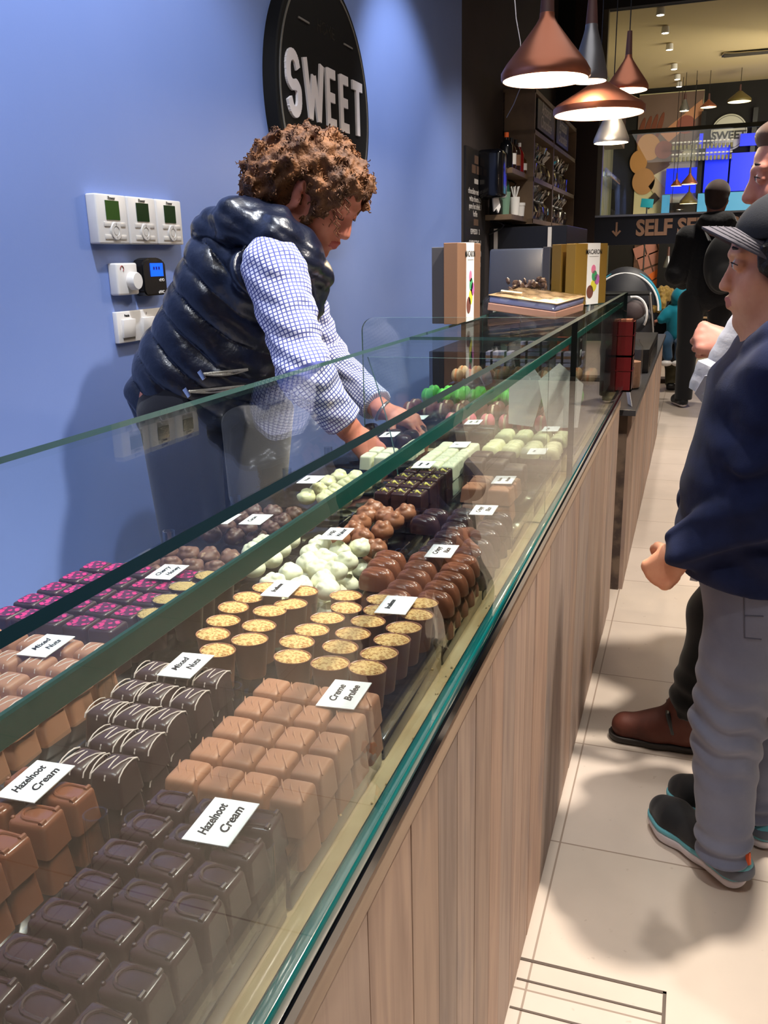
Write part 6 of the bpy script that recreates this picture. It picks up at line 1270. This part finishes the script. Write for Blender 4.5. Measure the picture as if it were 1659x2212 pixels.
# ================================================================ THE ADULT BEHIND THE BOY
AY = 2.2
PA = thing('person', 'adult mostly hidden behind the boy, holding a white napkin, wearing brown boots', 'person', (.25, AY, 0))
aO = A3(1734, 388, AY - .02); aM = RX(rotm((-1, -.05, 0), (0, 0, 1)), 'y', 6); asz = 1.0; sk3 = skin('rosy_skin', (196, 136, 120), (176, 92, 90))
hw = A3(1556, 735, 2.02); ow = A3(1575, 850, 2.08)
sd = SD((-.16, 1.9, .0), (.48, 2.55, 1.64), .0045); head(sd, aO, aM, asz, nose=.85)
nk = aO + np.array([.03, 0, -.17]); pvA = np.array([.27, AY, .86]); sd.cap(aO + aM @ np.array([-.025, 0, -.04]), nk, .055, .06, .02); sd.cap(nk, pvA, .1, .12, .04)
sA, sB = nk + [0, -.17, -.04], nk + [0, .17, -.04]; eA, eB = np.array([.24, 2.08, 1.0]), np.array([.25, 2.42, 1.0])
for a, e, w_ in ((sA, eA, ow + [.02, 0, 0]), (sB, eB, hw + [.03, 0.02, -.01])): sd.cap(nk, a, .05, .045, .03); sd.chain([a, e, w_], [.045, .036, .026], .02)
m1_ = rotm((-.95, -.1, .25), (-.25, -.75, .55)); hand(sd, hw + [.03, .01, -.012], m1_, .95, (82, 95, 60), (50, 40), mirror=-1)
m2_ = rotm((-.8, -.1, .5), (-.5, -.7, -.1)); hand(sd, ow + [.012, 0, -.02], m2_, .85, (60, 70, 40), (30, 20), mirror=-1)
fA, fB = np.array([.075, 2.15, .1]), np.array([.33, 2.32, .1]); kA, kB = A3(1560, 1330, 2.15), np.array([.31, 2.28, .48])
for f_, kn in ((fA, kA), (fB, kB)): sd.chain([pvA + [0, f_[1] - AY, 0], kn, f_], [.08, .055, .04], .02)
off(sd_mesh(sd, 'body', sk3, PA, 2, lipmat(aO, aM, asz)), PA); k0 = set(PA.children); eyes(aO, aM, asz, PA)
for o in PA.children:
    if o not in k0: o.location = -Vector(PA.location)
sd = SD((-.0, 2.0, 1.3), (.6, 2.5, 1.68), .006); ah = lambda *p: aO + aM @ np.array(p); sd.ell(ah(-.025, 0, .065), (.105, .088, .09), aM, .02); sd.ell(ah(.05, 0, .10), (.045, .06, .03), aM, .02); sd.ell(ah(.125, 0, -.02), (.08, .085, .085), aM, .01, sub=True); off(sd_mesh(sd, 'hair', fabric('dark_blond_hair', (92, 66, 50), .6), PA, 1), PA)
sd = SD((-.1, 1.9, .8), (.5, 2.55, 1.45), .006); sd.cap(nk + [0.02, 0, -.08], pvA + [.02, 0, .04], .12, .13, .05, sq=(np.array([0, 1., 0]), .7))
for a, e, w_ in ((sA, eA, ow + [.05, 0, -.01]), (sB, eB, hw + [.06, .03, -.03])): sd.cap(nk + [0, 0, -.04], a, .07, .07, .03); sd.chain([a, e, w_], [.068, .056, .043], .02)
off(sd_mesh(sd, 'jacket', fabric('dark_green_jacket', (36, 42, 44)), PA, 1), PA)
sd = SD((-.05, 1.95, .06), (.48, 2.52, 1.0), .005); wl = lambda P, t: (.006 * nz(P, 26, 2) + .005 * np.sin(P[..., 2] * 110 + P[..., 0] * 30) * np.exp(-((P[..., 2] - .16) / .07) ** 2)).astype(np.float32)
for f_, kn in ((fA, kA), (fB, kB)): sd.chain([pvA + [0, (f_[1] - AY) * .8, -.02], kn, f_ + [0, 0, .03]], [.11, .074, .066], .03, dis=wl)
sd.cut((0, 0, .105), (0, 0, -1)); off(sd_mesh(sd, 'trousers', fabric('black_trousers', (16, 16, 18), .9), PA, 1), PA)
M_BOOT = mat('brown_suede', rgb(86, 44, 34), .6, 0, .3, noise=(14, rgb(58, 30, 26), .4, .7), bump=(300, .3, .001)); M_BSOLE = mat('boot_sole', rgb(30, 24, 22), .6)
for (tx, ty, hx, hy) in ((-.128, 2.15, .098, 2.145), (.12, 2.36, .35, 2.33)):
    toe, heel = np.array([tx + .035, ty, 0]), np.array([hx - .035, hy, 0]); P_ = lambda a, z: heel + (toe - heel) * a + np.array([0, 0, z])
    BT = bpy.data.objects.new('boot', None); C.objects.link(BT); BT.parent = PA; BT.location = Vector(heel) - Vector(PA.location)
    def fb(o): o.parent = BT; o.location = -Vector(heel); return o
    lo_, hi_ = np.minimum(toe, heel) - .09, np.maximum(toe, heel) + .09; lo_[2] = -.02; hi_[2] = .17
    sd = SD(lo_, hi_, .004); sd.chain([P_(0, .045), P_(.5, .045), P_(1, .04)], [.036, .038, .036], .02); sd.chain([P_(.02, .06), P_(.05, .13)], [.04, .043], .02); sd.chain([P_(.2, .09), P_(.6, .055)], [.036, .03], .03); sd.cut((0, 0, .018), (0, 0, -1)); sd.cut((0, 0, .15), (0, 0, 1)); fb(sd_mesh(sd, 'upper', M_BOOT, None, 1))
    sd = SD(lo_, hi_, .004); sd.chain([P_(-.02, .02), P_(.5, .02), P_(1.03, .02)], [.037, .037, .038], .02); sd.cut((0, 0, .021), (0, 0, 1)); sd.cut((0, 0, .001), (0, 0, -1)); fb(sd_mesh(sd, 'sole', M_BSOLE, None, 1))
    fb(MB().box(Vector(P_(.28, .085)), (.012, .084, .065), r=Euler((0, -.3, 0)).to_matrix(), bev=.004).build('elastic_gore', M_BLK, None))
# napkin
T = thing('paper_napkin', 'crumpled white paper napkin held up in the adult customer\'s hand beside the boy\'s chin', 'napkin', tuple(A3(1580, 740, 2.06)))
M_NAP = mat('white_napkin', rgb(206, 208, 220), .8, bump=(60, .35, .003)); b = MB(); bm = b.bm; a0, a1 = A3(1668, 632, 1.95), A3(1546, 862, 1.95); n, k = 26, 20; rg = []; dv = a1 - a0; ux = np.cross(dv, [0, 1, 0]); ux /= np.linalg.norm(ux)
for j in range(k + 1):
    t_ = j / k; c_ = a0 + dv * t_; r = .034 + .010 * math.sin(t_ * 3.1) + (.012 if t_ > .7 else 0) + .0008 * math.sin(j * 2.1)
    rg.append([bm.verts.new(Vector(c_ + ux * r * math.cos(q) * 1.25 * (1 + .05 * math.sin(q * 3 + j * .25)) + np.array([0, 1, 0]) * r * .55 * math.sin(q) * (1 + .06 * math.cos(q * 4 + j * .2)))) for q in [6.283 * i / n for i in range(n)]])
for r1, r2 in zip(rg, rg[1:]):
    for i in range(n): bm.faces.new((r1[i], r1[(i + 1) % n], r2[(i + 1) % n], r2[i]))
off(b.build('folded_sheet', M_NAP, T), T)
b = MB(); bm = b.bm; c = [A3(1500, 850, 1.93), A3(1522, 812, 1.92), A3(1575, 800, 1.93), A3(1590, 850, 1.94), A3(1545, 905, 1.94)]
q = [bm.verts.new(Vector(p)) for p in c]; bm.faces.new(q); e_ = bmesh.ops.extrude_face_region(bm, geom=bm.faces[:]); bmesh.ops.translate(bm, verts=[v for v in e_['geom'] if isinstance(v, bmesh.types.BMVert)], vec=(0, .004, 0)); off(b.build('loose_flap', M_NAP, T, False), T)
T = thing('wooden_stick', 'thin wooden stick held in the adult customer\'s lower hand', 'stick', tuple(A3(1540, 825, 2.03))); off(MB().tube([at(1533, 824, 2.0), at(1556, 826, 2.05)], .0016, 6).build('stick_body', M_OAK, T), T)
# ================================================================ MAN WITH BACKPACK, FAR AWAY
MY = 7.66
PM = thing('person', 'man with short dark hair seen from behind, in black hooded jacket and black trousers', 'person', (.12, MY, 0)); mO = A3(1549, 432, MY); mM = rotm((.12, 1, 0), (0, 0, 1)); sk4 = skin('far_skin', (190, 128, 108), (160, 90, 84))
cx_ = .10
sd = SD((-.3, MY - .3, .0), (.55, MY + .35, 1.82), .01); head(sd, mO, mM, 1.05, k=.02); nkM = np.array([cx_, MY, 1.45]); sd.cap(mO, nkM, .06, .07, .02); sd.cap(nkM - [0, 0, .05], (cx_ + .04, MY, .9), .12, .12, .05)
for s_ in (-1, 1):
    sh = np.array([cx_ + s_ * .19, MY, 1.38]); e = np.array([cx_ + s_ * .24, MY - .02, 1.1]); w_ = np.array([cx_ + s_ * .2, MY + .18, 1.0]); sd.cap(nkM, sh, .06, .06, .03); sd.chain([sh, e, w_], [.05, .04, .03], .02)
    m_ = rotm((-.3 * s_, 1, 0), (s_, 0, .3)); hand(sd, w_, m_, .95, mirror=s_, k=.01)
legs = (((-.02, MY, .86), (-.03, MY - .01, .46), (-.03, MY, .08)), ((.2, MY, .86), (.23, MY + .05, .46), (.24, MY + .1, .08)))
for lg in legs: sd.chain([np.array(p) for p in lg], [.08, .06, .045], .03)
off(sd_mesh(sd, 'body', sk4, PM, 1), PM)
sd = SD((-.3, MY - .3, 1.4), (.5, MY + .3, 1.85), .007); mh = lambda *p: mO + mM @ (np.array(p) * 1.05); sd.ell(mh(-.02, 0, .055), (.115, .095, .095), mM, .02); sd.ell(mh(-.05, 0, .0), (.078, .084, .075), mM, .02); sd.ell(mh(.12, 0, -.01), (.08, .09, .08), mM, .01, sub=True); off(sd_mesh(sd, 'hair', fabric('short_dark_hair', (52, 40, 36), .8), PM, 1), PM)
M_JK = fabric('black_jacket', (18, 19, 24), .8, bump=(30, .5, .01)); jf = lambda P, t: (.008 * nz(P, 18, 2)).astype(np.float32)
sd = SD((-.35, MY - .32, .78), (.6, MY + .4, 1.62), .008); sd.cap((cx_, MY, 1.3), (cx_ + .05, MY, .93), .14, .145, .06, dis=jf, sq=(np.array([1., 0, 0]), .68))
for s_ in (-1, 1): sh = np.array([cx_ + s_ * .185, MY, 1.36]); e = np.array([cx_ + s_ * .26, MY - .02, 1.08]); w_ = np.array([cx_ + s_ * .2, MY + .17, 1.01]); sd.cap((cx_, MY, 1.4), sh, .09, .085, .04, dis=jf); sd.chain([sh, e, w_], [.085, .075, .055], .03, dis=jf)
sd.ell((cx_ + .02, MY - .04, 1.47), (.15, .13, .075), None, .03, dis=jf); sd.cap((cx_ - .06, MY - .09, 1.5), (cx_ + .1, MY - .09, 1.5), .05, .05, .03, dis=jf); off(sd_mesh(sd, 'hooded_jacket', M_JK, PM, 1), PM)
sd = SD((-.2, MY - .25, .06), (.42, MY + .3, 1.0), .008)
for lg in legs: sd.chain([np.array(p) for p in lg], [.11, .08, .07], .03)
off(sd_mesh(sd, 'trousers', fabric('black_denim', (20, 20, 24), .85), PM, 1), PM)
for lg in legs:
    x_, y_, _ = lg[2]; sd = SD((x_ - .2, y_ - .12, -.01), (x_ + .12, y_ + .2, .14), .006); d_ = np.array([-.45, .9, 0]) * .1
    sd.chain([np.array([x_, y_ - .03, .05]), np.array([x_, y_, .05]) + d_ * 1.3], [.042, .045], .02); sd.cut((0, 0, .001), (0, 0, -1)); off(sd_mesh(sd, 'sneaker', [bpy.data.materials['black_mesh'], M_SOLE], PM, 1, lambda P: (P[:, 2] < .028).astype(int)), PM)
T = thing('backpack', 'black backpack on the back of the man in the hooded jacket', 'backpack', (.17, MY - .2, 1.0)); sd = SD((-.1, MY - .42, .85), (.48, MY - .02, 1.45), .008)
sd.ell((.19, MY - .235, 1.16), (.145, .085, .23), None, .03); sd.ell((.2, MY - .295, 1.06), (.1, .05, .11), None, .03); off(sd_mesh(sd, 'pack_body', fabric('black_pack', (26, 27, 30), .6), T, 1), T)
for s_ in (-1, 1): off(MB().tube([(.19 + s_ * .11, MY - .2, 1.33), (.17 + s_ * .13, MY - .13, 1.42), (.15 + s_ * .13, MY - .02, 1.47), (.14 + s_ * .14, MY + .12, 1.38)], .02, 8, flat=.4).build('strap', bpy.data.materials['black_pack'], T), T)
# ================================================================ BLONDE PERSON HOLDING A CHILD
GY = 8.7
PG = thing('person', 'blonde person in a dark coat seen from behind below the band, carrying the child', 'person', (-.27, GY, 0)); gO = A3(1434, 652, GY); gM = RX(rotm((.5, .8, 0), (0, 0, 1)), 'y', 25)
sd = SD((-.6, GY - .35, .0), (.15, GY + .4, 1.2), .01); head(sd, gO, gM, .95, k=.02); cg = np.array([-.27, GY, .62]); sd.cap(gO, cg + [0, 0, .1], .05, .08, .03); sd.cap(cg + [0, 0, .12], (-.27, GY, .4), .1, .12, .04)
for s_ in (-1, 1): sh = cg + [s_ * .14, 0, .12]; e = cg + [s_ * .18 + .03, .02, -.08]; w_ = cg + [.15, .14, -.06]; sd.chain([cg + [0, 0, .12], sh, e, w_], [.05, .045, .036, .026], .02); hand(sd, w_, rotm((1, .2, 0), (0, 1, 0)), .85, mirror=s_, k=.01)
for s_ in (-1, 1): sd.chain([np.array([-.27 + s_ * .08, GY, .42]), np.array([-.25 + s_ * .1, GY + .08, .24]), np.array([-.25 + s_ * .1, GY - .02, .05])], [.07, .05, .04], .02)
off(sd_mesh(sd, 'body', sk4, PG, 1), PG)
sd = SD((-.6, GY - .4, .6), (.1, GY + .4, 1.25), .007); gh = lambda *p: gO + gM @ (np.array(p)); gn = lambda P, t: (.01 * np.sin(P[..., 0] * 120 + P[..., 2] * 30) * .5 + .006 * nz(P, 90, 2)).astype(np.float32)
sd.ell(gh(-.02, 0, .05), (.105, .09, .09), gM, .02, dis=gn); sd.ell(gh(-.07, 0, -.05), (.05, .085, .1), gM, .03, dis=gn); sd.ell(gh(.13, 0, -.01), (.08, .09, .08), gM, .01, sub=True); off(sd_mesh(sd, 'hair', fabric('blonde_hair', (188, 156, 84), .55, noise=(40, rgb(140, 108, 50), .4, .7)), PG, 1), PG)
sd = SD((-.6, GY - .35, .25), (.2, GY + .4, .95), .008); sd.cap(cg + [0, 0, .1], (-.27, GY, .38), .13, .15, .05, dis=jf, sq=(np.array([1., 0, 0]), .75))
for s_ in (-1, 1): sh = cg + [s_ * .15, 0, .12]; e = cg + [s_ * .19 + .03, .02, -.08]; w_ = cg + [.13, .13, -.06]; sd.chain([cg + [0, 0, .1], sh, e, w_], [.08, .075, .06, .05], .03, dis=jf)
off(sd_mesh(sd, 'dark_coat', M_JK, PG, 1), PG)
sd = SD((-.6, GY - .3, .02), (.1, GY + .35, .5), .008)
for s_ in (-1, 1): sd.chain([np.array([-.27 + s_ * .08, GY, .4]), np.array([-.25 + s_ * .1, GY + .08, .24]), np.array([-.25 + s_ * .1, GY - .02, .07])], [.11, .075, .06], .03)
off(sd_mesh(sd, 'trousers', fabric('khaki_trousers', (84, 80, 62), .85), PG, 1), PG)
for s_ in (-1, 1): off(MB().box((-.25 + s_ * .1, GY + .02, .035), (.09, .24, .07), bev=.025, seg=3).build('shoe', M_BLK, PG), PG)
PC = thing('person', 'small child in a turquoise hooded jacket carried in front of the blonde person', 'person', (-.13, GY - .14, .3)); kO = A3(1468, 650, GY - .14); kM = rotm((-.6, .7, 0), (0, 0, 1)); KY = GY - .14
sd = SD((-.4, KY - .25, .25), (.2, KY + .3, 1.15), .008); head(sd, kO, kM, .78, k=.02); kc = np.array([-.125, KY, .66]); sd.cap(kO, kc + [0, 0, .08], .04, .06, .02); sd.cap(kc + [0, 0, .06], kc - [0, 0, .12], .075, .08, .03)
for s_, tgt in ((-1, (-.29, KY - .05, .66)), (1, (-.03, KY + .08, .62))): sh = kc + [s_ * .06, 0, .08]; sd.chain([sh, (sh + np.array(tgt)) / 2 + [0, 0, .0], np.array(tgt)], [.035, .03, .022], .02); hand(sd, np.array(tgt), rotm((s_, 0, -.3), (0, -.3, 1)), .55, mirror=s_, k=.01)
for s_ in (-1, 1): sd.chain([kc + [s_ * .05, 0, -.14], kc + [s_ * .07 - .03, -.1, -.2], kc + [s_ * .05 - .02, -.1, -.36]], [.05, .042, .03], .02)
off(sd_mesh(sd, 'body', sk4, PC, 1), PC)
sd = SD((-.45, KY - .3, .48), (.2, KY + .3, 1.2), .007); sd.cap(kc + [0, 0, .06], kc + [.01, 0, -.12], .10, .115, .04, dis=jf); sd.ell(kO + [.01, -.01, .03], (.088, .088, .1), None, .03); sd.ell(kO + kM @ np.array([.1, 0, 0]), (.05, .055, .065), kM, .01, sub=True)
for s_, tgt in ((-1, (-.275, KY - .05, .665)), (1, (-.045, KY + .08, .63))): sh = kc + [s_ * .06, 0, .08]; sd.chain([sh, (sh + np.array(tgt)) / 2, np.array(tgt)], [.058, .05, .04], .03, dis=jf)
off(sd_mesh(sd, 'turquoise_jacket', fabric('turquoise_nylon', (24, 140, 165), .55), PC, 1), PC)
sd = SD((-.4, KY - .3, .22), (.2, KY + .2, .6), .007)
for s_ in (-1, 1): sd.chain([kc + [s_ * .05, 0, -.14], kc + [s_ * .07 - .03, -.1, -.2], kc + [s_ * .05 - .02, -.1, -.33]], [.07, .055, .042], .02)
off(sd_mesh(sd, 'blue_trousers', fabric('child_jeans', (50, 84, 116), .85), PC, 1), PC)
for s_ in (-1, 1): p = kc + [s_ * .05 - .03, -.12, -.385]; off(MB().ball(Vector(p), .04, 3, sc=(1.3, 1, .7)).build('shoe', M_WHT, PC), PC)
